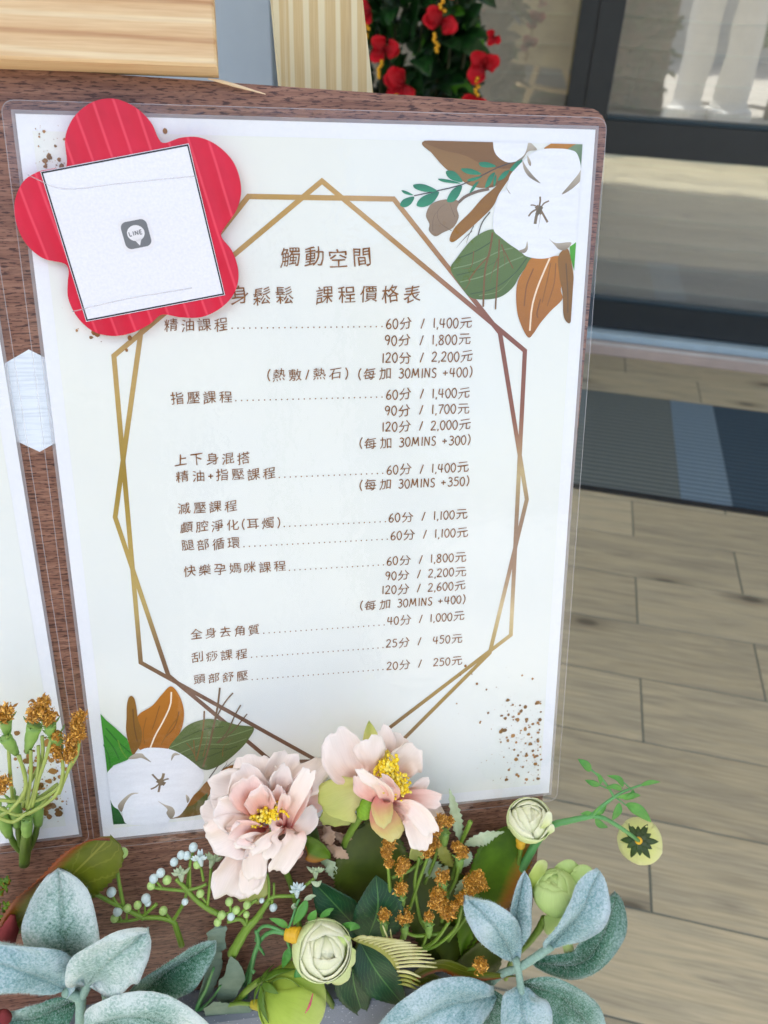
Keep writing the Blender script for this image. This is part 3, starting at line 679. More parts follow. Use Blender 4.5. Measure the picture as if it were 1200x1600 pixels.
# white hexagonal patch painted between the two posters
HEX = M('patch_white'); f = HEX.noise(HEX.coords((40, 700, 1)), 1.2, 4); HEX.col(HEX.ramp(f, [(.36, srgb(204, 216, 226)), (.5, srgb(220, 231, 240)), (.7, srgb(226, 236, 244))])); HEX.set(Roughness=.5); HEX.bump(f, .2, .0004)
hx = [P(*q, BH+.0001) for q in ((0, 572), (45, 546), (69, 558), (90, 570), (100, 690), (85, 693), (62, 706), (19, 686), (-8, 650))]
b = MB(); poly(b, hx, None, BH+.00015); b.build('hexagon_patch', HEX.m, board, smooth=False)

# ------------------------------------------------------------------ posters
def make_poster(label, xform, left=False):
    t = thing('laminated_poster', label, 'poster', xform(Vector((0, -.21, 0))))
    def Q(pts): return [xform(Vector((x, y, 0))) for x, y in pts]
    b = MB(); poly(b, Q([(-.1485, -.21), (.1485, -.21), (.1485, .21), (-.1485, .21)]), -.0004, 0); b.build('sheet', PAPER, t, smooth=False)
    b = MB(); poly(b, Q([(-.1415, -.2025), (.1415, -.2025), (.1415, .2025), (-.1415, .2025)]), None, .0001); b.build('printed_ground', CREAM, t, smooth=False)
    # seal line round the sheet
    b = MB(); o = Q([(-.1485, -.21), (.1485, -.21), (.1485, .21), (-.1485, .21)]); i1 = Q([(-.1503, -.2118), (.1503, -.2118), (.1503, .2118), (-.1503, .2118)])
    vs = [Vector((p.x, p.y, .0001)) for p in o+i1]; b.add(vs, [(i, (i+1) % 4, 4+(i+1) % 4, 4+i)[::-1] for i in range(4)]); b.build('seal_line', SEAL, t, smooth=False)
    fo = [xform(p) for p in rrect(-.1545, -.2165, .1545, .2160, .006, 5)]
    b = MB(); poly(b, fo, .00045, .0008); b.build('laminate_film', FILM, t, smooth=False)
    # milky rim of the film
    b = MB(); fi = [xform(p) for p in rrect(-.1541, -.2161, .1541, .2156, .0056, 5)]; n = len(fo)
    vs = [Vector((p.x, p.y, .00085)) for p in fo+fi]; b.add(vs, [(i, (i+1) % n, n+(i+1) % n, n+i) for i in range(n)]); b.build('film_rim', SEAL, t, smooth=False)
    return t
poster = make_poster('large laminated price list with gold frame and cotton flowers, in the middle of the board', lambda p: p)
rotL = Matrix.Rotation(.022, 3, 'Z')
def XL(p):
    q = rotL @ (p-Vector((.1485, -.21, 0))); return q+Vector((-.1629, -.2045, 0))
posterL = make_poster('laminated poster at the left edge with only its speckled cream border in view', XL)

C_ = lambda r, g, b: srgb(r, g, b)[:3]
# ---- gold line frame
def grad(p):
    a = math.atan2(p.y+.01, p.x)/(2*pi) % 1
    st = [(0, (150, 122, 96)), (.04, (196, 178, 130)), (.085, (140, 82, 60)), (.14, (134, 78, 58)), (.19, (168, 128, 88)), (.235, (196, 160, 100)), (.27, (186, 150, 80)), (.33, (176, 146, 96)),
          (.40, (190, 160, 90)), (.45, (160, 134, 50)), (.50, (186, 160, 84)), (.56, (190, 168, 104)), (.60, (126, 96, 64)), (.64, (120, 86, 66)), (.72, (112, 82, 60)), (.78, (124, 96, 64)), (.83, (166, 138, 74)), (.88, (168, 140, 70)), (.92, (214, 196, 150)), (.96, (158, 126, 100)), (1, (150, 122, 96))]
    for (p0, c0), (p1, c1) in zip(st, st[1:]):
        if p0 <= a <= p1:
            k = (a-p0)/(p1-p0); return C_(*[c0[i]*(1-k)+c1[i]*k for i in range(3)])
    return C_(150, 122, 96)
polyA = [(503, 283), (820, 548), (798, 992), (522, 1203), (220, 1035), (178, 556)]
polyB = [(388, 307), (615, 311), (781, 520), (823, 780), (765, 1020), (598, 1187), (425, 1190), (263, 1055), (180, 808), (220, 520)]
for pp, hh in ((polyA, .00022), (polyB, .00026)):
    b = MB(); pts = [P(*q) for q in pp]; n = len(pts); wd = .0026
    inn = []; ou = []
    for i in range(n):
        a, c0, d = pts[i-1], pts[i], pts[(i+1) % n]; t1 = (c0-a).normalized(); t2 = (d-c0).normalized()
        n1 = Vector((-t1.y, t1.x, 0)); n2 = Vector((-t2.y, t2.x, 0)); bi = (n1+n2).normalized(); k = wd*.5/max(.3, bi.dot(n1))
        inn.append(c0+bi*k); ou.append(c0-bi*k)
    for i in range(n):
        j = (i+1) % n; K = 24; vs = []; cs = []
        for q in range(K+1):
            for s_ in (inn, ou):
                v_ = s_[i].lerp(s_[j], q/K); vs.append(Vector((v_.x, v_.y, hh+.00001*(i % 2)))); cs.append(grad(v_))
        b.add(vs, [(2*q, 2*q+1, 2*q+3, 2*q+2) for q in range(K)], None, cs)
    b.build('printed_gold_outline', PRINT, poster, smooth=False)

# ---- painted botanical corners
LAY = [.0003]
def art(name, px, col, col2=None, smooth=True, ox=0, oy=0, s=1, k=6, jit=0):
    """printed shape from photo points of a zoom window (ox, oy, scale)"""
    LAY[0] += .000004; pts = [P(ox+x*s, oy+y*s) for x, y in px]
    if smooth: pts = closed_cr(pts, k)
    pts = [Vector((min(max(p.x, -.1415), .1415), min(max(p.y, -.2025), .2025), 0)) for p in pts]
    b = MB(); poly(b, pts, None, LAY[0], C_(*col))
    if col2:
        ys = [p.y for p in pts]; y0, y1 = min(ys), max(ys); c1, c2 = C_(*col), C_(*col2)
        b.c = [tuple(c1[i]+(c2[i]-c1[i])*((v[1]-y0)/(y1-y0)) for i in range(3)) for v in b.v]
    b.build(name, PRINT, poster, smooth=False)
def strokes(name, lst, ox, oy, s):
    LAY[0] += .000004; b = MB()
    for pts, wd, col in lst:
        q = [P(ox+x*s, oy+y*s) for x, y in pts]; n = 10; q = [cr(q, i/n) for i in range(n+1)]
        ribbon(b, q, wd*{'printed_grass': .0007, 'printed_star': .00065}.get(name, .00062), LAY[0], C_(*col), taper=wd < 0.9); LAY[0] += .0000005
    b.build(name, PRINT, poster, smooth=False)
Z = dict(ox=620, oy=190, s=.26667)
W_ = (238, 243, 248)
art('printed_leaf', [(148,122),(300,78),(430,80),(577,83),(620,180),(700,240),(640,330),(560,385),(450,380),(380,345),(280,270),(210,190)], (122,86,34), (130,92,38), **Z)
art('printed_leaf', [(150,124),(260,165),(400,200),(500,250),(600,275),(690,280),(600,340),(520,388),(430,375),(360,330),(270,260),(200,180)], (148,112,58), (140,104,50), **Z)
art('printed_leaf', [(735,235),(690,290),(600,420),(560,500),(470,590),(380,670),(330,705),(308,690),(340,620),(430,530),(500,450),(590,370),(660,290)], (152,104,10), (130,88,10), **Z)
art('printed_seed_pod', [(365,470),(320,455),(250,462),(195,490),(170,550),(190,600),(188,640),(225,672),(270,650),(330,620),(362,560),(352,510)], (138,116,88), (150,128,100), **Z)
strokes('printed_stem', [([(360,475),(400,440),(470,410),(540,395)], 2.4, (122,104,84)), ([(320,640),(250,590),(240,520),(300,470)], .5, (110,88,64)), ([(210,640),(215,560),(260,500)], .5, (110,88,64)), ([(340,560),(320,510),(310,475)], .5, (110,88,64))], **Z)
tw = (70, 64, 60)
strokes('printed_twig', [([(100,435),(240,405),(380,370),(500,315),(600,265),(720,225)], .9, tw)], **Z)
gl_ = (44, 146, 106)
for q in ([(28,402),(60,410),(95,430),(70,430),(40,420)], [(18,490),(40,455),(100,440),(85,480),(50,502)], [(98,370),(160,368),(235,405),(170,412),(110,395)], [(115,490),(150,440),(245,410),(215,470),(160,500)],
          [(242,335),(300,340),(372,362),(310,360),(260,350)], [(290,290),(340,295),(385,352),(330,345),(295,320)], [(380,375),(325,400),(292,465),(330,470),(365,430)], [(378,275),(440,278),(495,308),(430,310),(390,295)],
          [(500,320),(440,330),(410,345),(450,348)], [(482,240),(530,238),(580,262),(530,270),(490,262)], [(575,300),(540,320),(515,385),(545,370)], [(660,285),(620,300),(590,345),(630,330)], [(480,350),(450,370),(425,418),(450,400)],
          [(580,310),(565,340),(568,382),(582,350)], [(735,225),(700,235),(660,285),(700,285)]): art('printed_leaflet', q, gl_, (30, 118, 84), **Z)
art('printed_leaf', [(565,632),(500,650),(430,700),(350,800),(315,865),(370,960),(430,1030),(520,1042),(610,1025),(680,970),(720,900),(790,800),(740,770),(660,720),(600,670)], (82,108,42), (98,124,60), **Z)
vn = (122, 146, 96); vd = (62, 86, 40)
strokes('printed_vein', [([(330,860),(450,830),(600,760),(680,740)], .9, vn), ([(370,940),(520,900),(640,830),(740,790)], 1.0, vn), ([(430,1010),(560,980),(680,900),(760,800)], .9, vd), ([(360,800),(460,760),(560,700)], .9, vd), ([(350,900),(500,860),(650,780)], .8, vd), ([(480,1020),(600,990),(700,880)], .8, vn)], **Z)
br = (122, 86, 34)
strokes('printed_grass', [([(560,650),(545,750),(515,880),(505,1085)], 1.5, br), ([(600,690),(595,800),(585,950),(577,1100)], 1.2, br), ([(610,720),(640,780),(680,860)], .9, br), ([(615,720),(630,800),(632,870)], .8, br), ([(545,780),(470,860),(420,930)], 1.2, br), ([(450,760),(435,850),(380,860)], .8, br), ([(590,800),(560,880),(545,950)], .8, br), ([(545,530),(500,590),(475,665)], .9, (86,84,66)), ([(450,610),(420,670),(405,720)], .7, (100,96,80)), ([(440,640),(390,690),(348,740)], .7, (100,96,80)), ([(430,930),(400,980),(380,970)], .7, br)], **Z)
art('printed_leaf', [(790,800),(880,795),(960,790),(985,850),(960,980),(968,1040),(900,1110),(840,1180),(800,1240),(770,1265),(735,1210),(705,1120),(698,1010),(710,930),(750,860)], (160,98,4), (184,118,10), **Z)
art('printed_leaf', [(945,790),(1000,745),(1030,870),(1035,950),(1030,1060),(1018,1170),(995,1175),(975,1130),(970,1010),(950,900)], (126,86,8), (144,98,12), **Z)
strokes('printed_vein', [([(895,800),(860,880),(820,980),(790,1090),(778,1225)], 1.6, (246,226,196)), ([(800,860),(760,960),(745,1080)], 1.2, (134,84,12)), ([(840,1040),(820,1120),(825,1150)], 1.2, (128,80,14)), ([(900,830),(880,930),(850,1060)], 1.0, (142,92,14)), ([(990,830),(1000,1000),(1000,1120)], 1.2, (104,72,18)), ([(930,830),(920,950),(880,1080)], 1.0, (140,90,14))], **Z)
art('printed_leaf', [(1010,710),(1062,690),(1055,780),(1047,875),(1015,790)], (62,150,16), (84,178,30), smooth=False, **Z)
art('printed_leaf', [(865,162),(900,130),(938,93),(1050,93),(1080,150),(1000,170)], (170,112,14), (186,126,26), **Z)
art('printed_leaf', [(1050,95),(1100,97),(1095,240),(1085,330),(1040,330),(1060,240),(1000,160)], (74,104,72), (120,146,110), smooth=False, **Z)
art('printed_cotton_flower', [(577,83),(680,84),(760,88),(790,140),(760,190),(720,225),(650,240),(590,205),(565,150)], W_, **Z)
art('printed_cotton_flower', [(660,320),(640,400),(600,420),(570,520),(565,630),(610,680),(720,760),(760,790),(830,803),(900,795),(960,760),(1062,690),(1080,560),(1085,340),(1060,200),(1010,165),(920,158),(860,162),(800,180),(750,220),(700,270)], W_, **Z)
sc_ = (132, 120, 100); s2 = (196, 188, 170)
for q in ([(770,90),(790,130),(820,165),(770,175),(735,220),(700,232),(745,195),(765,140)], [(735,230),(760,270),(800,320),(840,362),(780,330),(745,285)], [(765,200),(785,240),(780,262),(765,235)], [(1085,270),(1085,330),(1030,390),(965,427),(1010,370),(1060,310)],
          [(890,685),(930,712),(1020,708),(990,750),(950,750),(920,720)], [(762,700),(766,745),(745,770),(712,758),(750,740)], [(640,385),(665,425),(650,410)]): art('printed_sepal', q, sc_, s2, **Z)
dk = (122, 104, 78)
strokes('printed_star', [([(830,510),(838,470),(838,440)], 1.6, dk), ([(840,510),(860,480),(890,465)], 1.2, dk), ([(840,515),(865,560),(882,590)], 1.8, dk), ([(825,520),(815,560),(808,600)], 2.6, (120,106,80)), ([(822,512),(790,530),(770,555)], 1.4, dk), ([(825,500),(800,490),(782,490)], 1.0, dk), ([(830,520),(838,560),(825,630)], .7, (150,140,120)), ([(815,495),(848,540)], 3.4, dk), ([(848,498),(818,545)], 3.2, (104,92,66))], **Z)
Z = dict(ox=140, oy=1060, s=.23333)
art('printed_leaf', [(62,235),(110,275),(180,335),(250,400),(275,460),(300,510),(250,545),(160,580),(110,640),(85,480)], (44,134,20), (60,150,36), smooth=False, **Z)
strokes('printed_vein', [([(280,500),(200,430),(110,330)], 1.5, (30,110,20)), ([(200,540),(160,460),(100,380)], 1.5, (30,112,20)), ([(250,530),(215,480),(190,410)], 1.2, (96,150,30)), ([(140,590),(130,520),(95,440)], 1.2, (30,112,20))], **Z)
art('printed_leaf', [(325,245),(420,180),(480,110),(545,50),(600,110),(630,200),(628,290),(600,370),(530,465),(440,480),(350,480),(320,440),(320,330)], (162,98,4), (180,112,8), **Z)
art('printed_leaf', [(250,180),(262,128),(283,115),(303,140),(315,200),(325,270),(350,350),(345,430),(310,490),(290,510),(262,430),(245,350),(248,260)], (126,84,8), (142,98,16), **Z)
strokes('printed_vein', [([(548,88),(540,180),(490,290),(440,380),(408,460)], 1.5, (246,232,206)), ([(600,220),(570,320),(500,400)], 1.2, (128,80,12)), ([(470,180),(440,280),(420,340)], 1.0, (134,84,14)), ([(590,260),(540,330),(480,440)], 1.2, (140,92,14)), ([(290,200),(300,320),(320,420)], 1.2, (104,70,14)), ([(380,260),(360,360),(370,440)], 1.0, (140,90,14))], **Z)
art('printed_leaf', [(530,470),(600,370),(660,310),(750,275),(830,270),(920,290),(1000,310),(1100,328),(1060,410),(1010,470),(930,540),(850,590),(770,610),(680,560),(600,500)], (76,94,40), (94,112,58), **Z)
strokes('printed_vein', [([(540,460),(700,400),(900,390),(1090,335)], .9, vn), ([(600,500),(760,440),(920,440),(1050,400)], 1.0, (116,134,88)), ([(700,560),(850,500),(990,450)], 1.0, (58,76,34)), ([(620,400),(760,340),(900,320)], .9, (58,76,34)), ([(640,520),(800,470),(950,470)], .9, (58,76,34))], **Z)
strokes('printed_grass', [([(715,550),(750,400),(765,290),(768,215)], 1.3, br), ([(760,590),(800,450),(830,320),(858,180),(872,60)], 1.6, (112,84,52)), ([(835,290),(880,200),(920,140),(960,95)], 1.3, (112,88,64)), ([(850,430),(920,360),(970,250),(1012,175)], 1.2, (104,82,56)), ([(860,430),(960,350),(1010,290),(1055,235)], 1.1, (104,82,56)), ([(715,540),(690,480),(650,430)], .9, br), ([(705,500),(700,450),(698,410)], .9, br), ([(760,520),(785,420),(795,350)], .8, br), ([(890,520),(900,450),(960,400)], .8, br), ([(800,665),(840,610),(862,580)], .9, (80,70,56)), ([(880,620),(910,580),(925,550)], .7, (80,70,56)), ([(890,610),(940,570),(990,530)], .7, (80,70,56))], **Z)
art('printed_leaf', [(1020,562),(1022,590),(960,630),(900,650),(850,720),(800,780),(760,840),(600,910),(640,820),(720,760),(780,690),(840,650),(920,590)], (128,82,8), (142,94,12), **Z)
art('printed_leaf', [(540,938),(600,880),(700,840),(790,760),(790,900),(700,918)], (110,80,24), (66,96,40), smooth=False, **Z)
art('printed_leaf', [(118,755),(150,810),(190,870),(225,930),(272,968),(146,976)], (24,84,34), (44,108,50), smooth=False, **Z)
art('printed_cotton_flower', [(110,660),(125,620),(170,580),(260,545),(310,500),(370,465),(470,462),(560,478),(640,520),(730,590),(765,630),(755,700),(690,790),(640,870),(600,915),(540,938),(500,970),(270,975),(225,930),(220,890),(160,850),(125,760)], W_, **Z)
for q in ([(260,535),(300,503),(350,500),(372,520),(412,558),(350,530),(310,535)], [(330,765),(280,780),(240,830),(215,890),(190,850),(230,800),(280,765)], [(458,818),(500,840),(555,860),(572,900),(545,938),(515,900),(520,870)], [(548,548),(552,510),(575,495),(605,508),(570,515)], [(645,775),(670,800),(655,830)]): art('printed_sepal', q, sc_, s2, **Z)
strokes('printed_star', [([(470,690),(445,665),(420,638)], 1.8, dk), ([(475,690),(490,660),(497,632)], 2.6, (128,110,80)), ([(480,690),(505,675),(530,668)], 1.6, dk), ([(470,700),(440,725),(410,738)], 1.6, dk), ([(472,700),(468,730),(462,758)], 2.0, dk), ([(452,680),(505,705)], 4.2, (110,94,66)), ([(485,670),(470,712)], 4.0, dk)], **Z)
# ---- speckles (drops of gold paint)
def speckle(poster_, cx_, cy_, sx, sy, n, seed, big, box, col=(156, 114, 58)):
    rn = random.Random(seed); b = MB(); h = .00045*0+.0004
    for i in range(n):
        x = rn.gauss(cx_, sx); y = rn.gauss(cy_, sy)
        if not (box[0] < x < box[2] and box[1] < y < box[3]): continue
        r = big*max(.10, rn.random()**3.4); c0 = P(x, y); K = 8
        k = rn.uniform(.8, 1.2)
        poly(b, [Vector((c0.x+r*rn.uniform(.7, 1.15)*cos(2*pi*q/K), c0.y+r*k*rn.uniform(.7, 1.15)*sin(2*pi*q/K), 0)) for q in range(K)], None, .00041, C_(*[c*f_ for f_ in [rn.uniform(.8, 1.15)] for c in col]))
    return b.build('printed_speckle', PRINT, poster_, smooth=False, kind='stuff')
speckle(poster, 825, 1165, 27, 42, 420, 4, .0016, (700, 1040, 846, 1225))
speckle(poster, 790, 1130, 50, 55, 60, 8, .0011, (700, 1040, 846, 1225))
speckle(poster, 80, 250, 22, 30, 70, 6, .0019, (50, 195, 150, 330))
speckle(poster, 130, 500, 30, 26, 26, 7, .0014, (95, 440, 250, 540))
speckle(posterL, 70, 1215, 22, 45, 220, 11, .0028, (0, 1090, 108, 1285))
b = MB()
for x, y, r in ((258, 205, .0012), (198, 547, .0008), (197, 513, .0008), (152, 521, .0016), (147, 519, .0014), (203, 528, .0012), (745, 1068, .0008), (727, 1040, .0009)):
    c0 = P(x, y); poly(b, [Vector((c0.x+r*cos(q*pi/4), c0.y+r*1.2*sin(q*pi/4), 0)) for q in range(8)], None, .00042, C_(150, 100, 30))
b.build('printed_speckle', PRINT, poster, smooth=False, kind='stuff')

# ---- lettering
STK = {
 '0': (.56, [[(.28,1),(.08,.78),(.05,.4),(.2,.03),(.36,.02),(.5,.3),(.5,.7),(.36,.97),(.28,1)]]),
 '1': (.34, [[(.17,1),(.16,.5),(.17,0)]]),
 '2': (.58, [[(.06,.8),(.16,.96),(.34,1),(.47,.85),(.42,.6),(.22,.28),(.04,.03),(.3,.04),(.54,.03)]]),
 '3': (.56, [[(.08,.9),(.26,1),(.44,.88),(.42,.66),(.2,.54)],[(.2,.54),(.44,.48),(.5,.26),(.36,.04),(.18,0),(.03,.12)]]),
 '4': (.62, [[(.14,.98),(.06,.62),(.08,.42),(.32,.38),(.58,.42)],[(.44,.98),(.42,.5),(.42,0)]]),
 '5': (.58, [[(.5,.99),(.16,.97),(.12,.6)],[(.12,.6),(.34,.64),(.5,.44),(.46,.16),(.26,0),(.04,.1)]]),
 '6': (.56, [[(.42,1),(.18,.72),(.06,.32),(.16,.04),(.36,.02),(.5,.22),(.42,.46),(.22,.48),(.08,.3)]]),
 '7': (.54, [[(.04,.95),(.3,.96),(.52,.97),(.34,.5),(.2,0)]]),
 '8': (.58, [[(.46,.9),(.28,1),(.1,.86),(.18,.64),(.4,.46),(.5,.22),(.34,.01),(.14,.04),(.06,.24),(.2,.48),(.42,.68),(.46,.9)]]),
 '9': (.56, [[(.46,.86),(.26,1),(.08,.84),(.08,.6),(.24,.48),(.42,.6),(.47,.86),(.44,.4),(.3,0)]]),
 ',': (.26, [[(.14,.08),(.08,-.16)]]), '/': (.7, [[(.44,1),(.3,.5),(.14,-.02)]]), '+': (.66, [[(.06,.45),(.56,.47)],[(.31,.72),(.31,.2)]]),
 '(': (.44, [[(.32,1.15),(.14,.8),(.1,.35),(.28,-.1)]]), ')': (.44, [[(.12,1.15),(.3,.8),(.32,.35),(.14,-.1)]]),
 'M': (.86, [[(.06,0),(.16,.5),(.2,1),(.34,.5),(.42,.25),(.58,.6),(.7,1),(.74,.5),(.8,0)]]), 'I': (.3, [[(.16,1),(.15,0)]]),
 'N': (.66, [[(.08,0),(.1,.5),(.12,1)],[(.12,1),(.34,.5),(.54,.02)],[(.54,.02),(.56,.5),(.57,1)]]), 'S': (.56, [[(.48,.9),(.3,1),(.12,.86),(.16,.62),(.4,.44),(.46,.2),(.28,0),(.05,.1)]]),
 ' ': (.42, []), '.': (.3, [[(.1,.05),(.14,.05)]]) }
GL = {}
def cjk(ch):
    """outline of one character as a mesh, thinned so the strokes look pen-drawn"""
    if ch in GL: return GL[ch]
    cu = bpy.data.curves.new('g', 'FONT'); cu.body = ch; cu.size = 1; cu.offset = 0; cu.resolution_u = 3
    o = bpy.data.objects.new('g', cu); COL.objects.link(o)
    dg = bpy.context.evaluated_depsgraph_get(); me = bpy.data.meshes.new_from_object(o.evaluated_get(dg))
    vs = [v.co.copy() for v in me.vertices]; fs = [tuple(p.vertices) for p in me.polygons]
    bpy.data.objects.remove(o); bpy.data.curves.remove(cu); bpy.data.meshes.remove(me)
    if vs:
        xs = [v.x for v in vs]; ys = [v.y for v in vs]; cx_ = (min(xs)+max(xs))/2; cy_ = (min(ys)+max(ys))/2
        vs = [Vector((v.x-cx_, v.y-cy_, 0)) for v in vs]
    GL[ch] = (vs, fs); return GL[ch]
def is_cjk(c): return ord(c) > 0x2e80
rt = random.Random(21)
def text(parent, s, xa, xb, y, ch_h, cap, name='printed_text', stroke=.00064):
    """one line of lettering from px xa to xb at px height y; ch_h = character size in m, cap = numeral height in m"""
    a = P(xa, y); b_ = P(xb, y); v0 = (P((xa+xb)/2, y)).y; u0 = a.x; u1 = b_.x; h = .00043
    adv = [(1.18*ch_h if is_cjk(c) else STK[c][0]*cap*1.22) for c in s]
    tot = sum(adv) - (.18*ch_h if is_cjk(s[-1]) else .12*cap); k = (u1-u0)/tot; x = u0; b = MB()
    for c, ad in zip(s, adv):
        if is_cjk(c):
            vs, fs = cjk(c); cx_ = x+.5*ch_h*k*1.0; sc = ch_h*1.0; ph = rt.uniform(0, 6); sh = rt.uniform(-.02, .05); up = rt.uniform(-.03, .03)*ch_h; kx = min(1, k*1.02)
            sy = rt.uniform(.92, 1.02)
            q = []
            for p in vs:
                X = p.x+.022*sin(p.y*5+ph)+p.y*sh; Y = p.y*sy+.03*sin(p.x*4.2+ph*1.3)+p.x*.09; X += .022*noise.noise(Vector((p.x*11, p.y*11, ph))); Y += .022*noise.noise(Vector((p.x*11, p.y*11, ph+9)))
                q.append((cx_+X*sc*kx, v0+up+Y*sc, h))
            b.add(q, fs)
        else:
            w_, st = STK[c]; jy = rt.uniform(-.03, .03)*cap
            for ln in st:
                pts = [Vector((x+(px_+.03*(py_-.5))*cap*k*1.05, v0-cap*.5+py_*cap+jy, 0)) for px_, py_ in ln]
                n = max(3, (len(pts)-1)*4); q = [cr(pts, i/n) for i in range(n+1)]; ribbon(b, q, stroke, h)
        x += ad*k
    return b.build(name, INK, parent, smooth=False)
CH, CAP = .0075, .0053
def leader(xa, ya, xb, yb, h=.00043):
    a = P(xa, ya+5); b_ = P(xb, yb+5); n = int((b_-a).length/.0031); b = MB()
    for i in range(n):
        p = a.lerp(b_, (i+.5)/n); r = .00042; poly(b, [Vector((p.x+r*cos(q*pi/3), a.y*.5+b_.y*.5+r*sin(q*pi/3), 0)) for q in range(6)], None, h)
    b.build('printed_dots', INK, poster, smooth=False)
text(poster, '觸動空間', 437, 581, 402, .0112, .008); text(poster, '身鬆鬆', 359, 459, 462, .0102, .008); text(poster, '課程價格表', 492, 658, 460, .0100, .008)
for s, xa, xb, y in (('精油課程',256,356,508),('指壓課程',266,363,621),('上下身混搭',272,391,717),('精油+指壓課程',274,431,742),('減壓課程',277,371,792),('顱腔淨化(耳燭)',281,438,820),('腿部循環',283,375,850),('快樂孕媽咪課程',286,447,888),('全身去角質',297,406,987),('刮痧課程',298,387,1024),('頭部舒壓',302,388,1058),
                     ('60分 / 1,400元',603,738,505),('90分 / 1,800元',601,736,531),('120分 / 2,200元',596,739,558),('(熱敷/熱石)',417,544,585),('(每加 30MINS +400)',559,738,583),
                     ('60分 / 1,400元',603,735,615),('90分 / 1,700元',601,734,640),('120分 / 2,000元',596,736,665),('(每加 30MINS +300)',561,735,690),('60分 / 1,400元',604,733,732),('(每加 30MINS +350)',561,733,755),
                     ('60分 / 1,100元',607,731,806),('60分 / 1,100元',610,732,834),('60分 / 1,800元',604,729,873),('90分 / 2,200元',602,729,896),('120分 / 2,600元',596,728,918),('(每加 30MINS +400)',562,727,941),('40分 / 1,000元',605,726,966),('25分 /  450元',603,723,1001),('20分 /  250元',604,723,1036)):
    text(poster, s, xa, xb, y, CH, CAP)
for xa, ya, xb, yb in ((358,508,601,505),(364,621,601,615),(432,742,602,733),(440,819,606,808),(377,850,609,836),(448,887,603,876),(408,985,604,970),(389,1022,602,1006),(390,1056,602,1041)): leader(xa, ya, xb, yb)

# ------------------------------------------------------------------ red paper flower with note
pts = [(312,355),(305,230),(345,130),(430,60),(530,42),(630,80),(705,150),(740,225),(772,250),(850,225),(940,225),(1030,270),(1100,350),(1130,460),(1110,560),(1050,650),(1038,690),(1090,760),(1118,860),(1100,950),(1040,1020),(950,1065),(850,1068),(760,1055),(700,1100),(620,1140),(530,1155),(440,1135),(365,1070),(320,980),(318,900),(322,850),(300,815),(200,790),(120,720),(75,620),(70,520),(110,430),(180,385),(250,370)]
rf = thing('paper_flower', 'red corrugated card flower with five lobes stuck over the top left of the price list', 'paper flower', P(205, 370, .003))
H1 = .0052
o = closed_cr([P(x/3, 140+y/3, H1) for x, y in pts], 6)
b = MB(); poly(b, o, .0015, H1); b.build('card', RED, rf, smooth=False)
q4 = [P(x/3, 140+y/3, H1) for x, y in ((190,385),(885,253),(1055,963),(405,1088))]
b = MB(); poly(b, q4, H1+.0001, H1+.0005); b.build('note', STICK, rf, smooth=False)
cq = sum((Vector((p.x, p.y, 0)) for p in q4), Vector())/4
def ins(k): return [cq+(Vector((p.x, p.y, 0))-cq)*k for p in q4]
b = MB(); o1, o2 = ins(.992), ins(.972); vs = [Vector((p.x, p.y, H1+.0006)) for p in o1+o2]; b.add(vs, [(i, (i+1) % 4, 4+(i+1) % 4, 4+i) for i in range(4)]); b.build('border_line', BLACK, rf, smooth=False)
ux = (Vector((q4[1].x, q4[1].y, 0))-Vector((q4[0].x, q4[0].y, 0))).normalized(); uy = Vector((-ux.y, ux.x, 0)); lc = P(213, 366, H1); lc = Vector((lc.x, lc.y, 0))
def lg(x, y): return lc+ux*x*.0066+uy*y*.0066
def rs(k, r=.45, n=6): return [lg(p.x, p.y) for p in rrect(-k, -k, k, k, r*k, n)]
lgm = MB(); poly(lgm, rs(1.22), None, H1+.00062, (.78, .79, .82)); poly(lgm, rs(1.0), None, H1+.00066, (.17, .18, .19))
poly(lgm, [lg(.66*cos(a*pi/14), .08+.58*sin(a*pi/14)) for a in range(28)], None, H1+.0007, (.8, .8, .82)); poly(lgm, [lg(-.22, -.4), lg(.05, -.86), lg(.3, -.38)], None, H1+.0007, (.8, .8, .82))
x = -.5
for ch, wch in (('L', .24), ('I', .12), ('N', .28), ('E', .24)):
    st = {'L': [[(0,1),(0,0)],[(0,0),(.7,0)]], 'I': [[(.1,1),(.1,0)]], 'N': [[(0,0),(0,1)],[(0,1),(.8,0)],[(.8,0),(.8,1)]], 'E': [[(0,1),(0,0)],[(0,0),(.7,0)],[(0,.5),(.6,.5)],[(0,1),(.7,1)]]}[ch]
    for ln in st: ribbon(lgm, [lg(x+a*.24, -.06+c*.3) for a, c in ln], .00048, H1+.00074, (.17, .18, .19))
    x += wch+.05
lgm.build('app_logo', GREYINK, rf, smooth=False)
for q in ([(130,400),(300,465),(560,440),(920,405)], [(340,1040),(600,980),(900,930)]):
    b = MB(); pp = [P(x/3, 140+y/3, H1+.0007) for x, y in q]; pp = [cr(pp, i/20) for i in range(21)]; ribbon(b, pp, .0006, H1+.0007); b.build('tape_crease', SEAL, rf, smooth=False)

# ================================================================== BOUQUET
def V(l): return [P(*q) for q in l]
PX = 1/2350.0      # metres per pixel near the bouquet

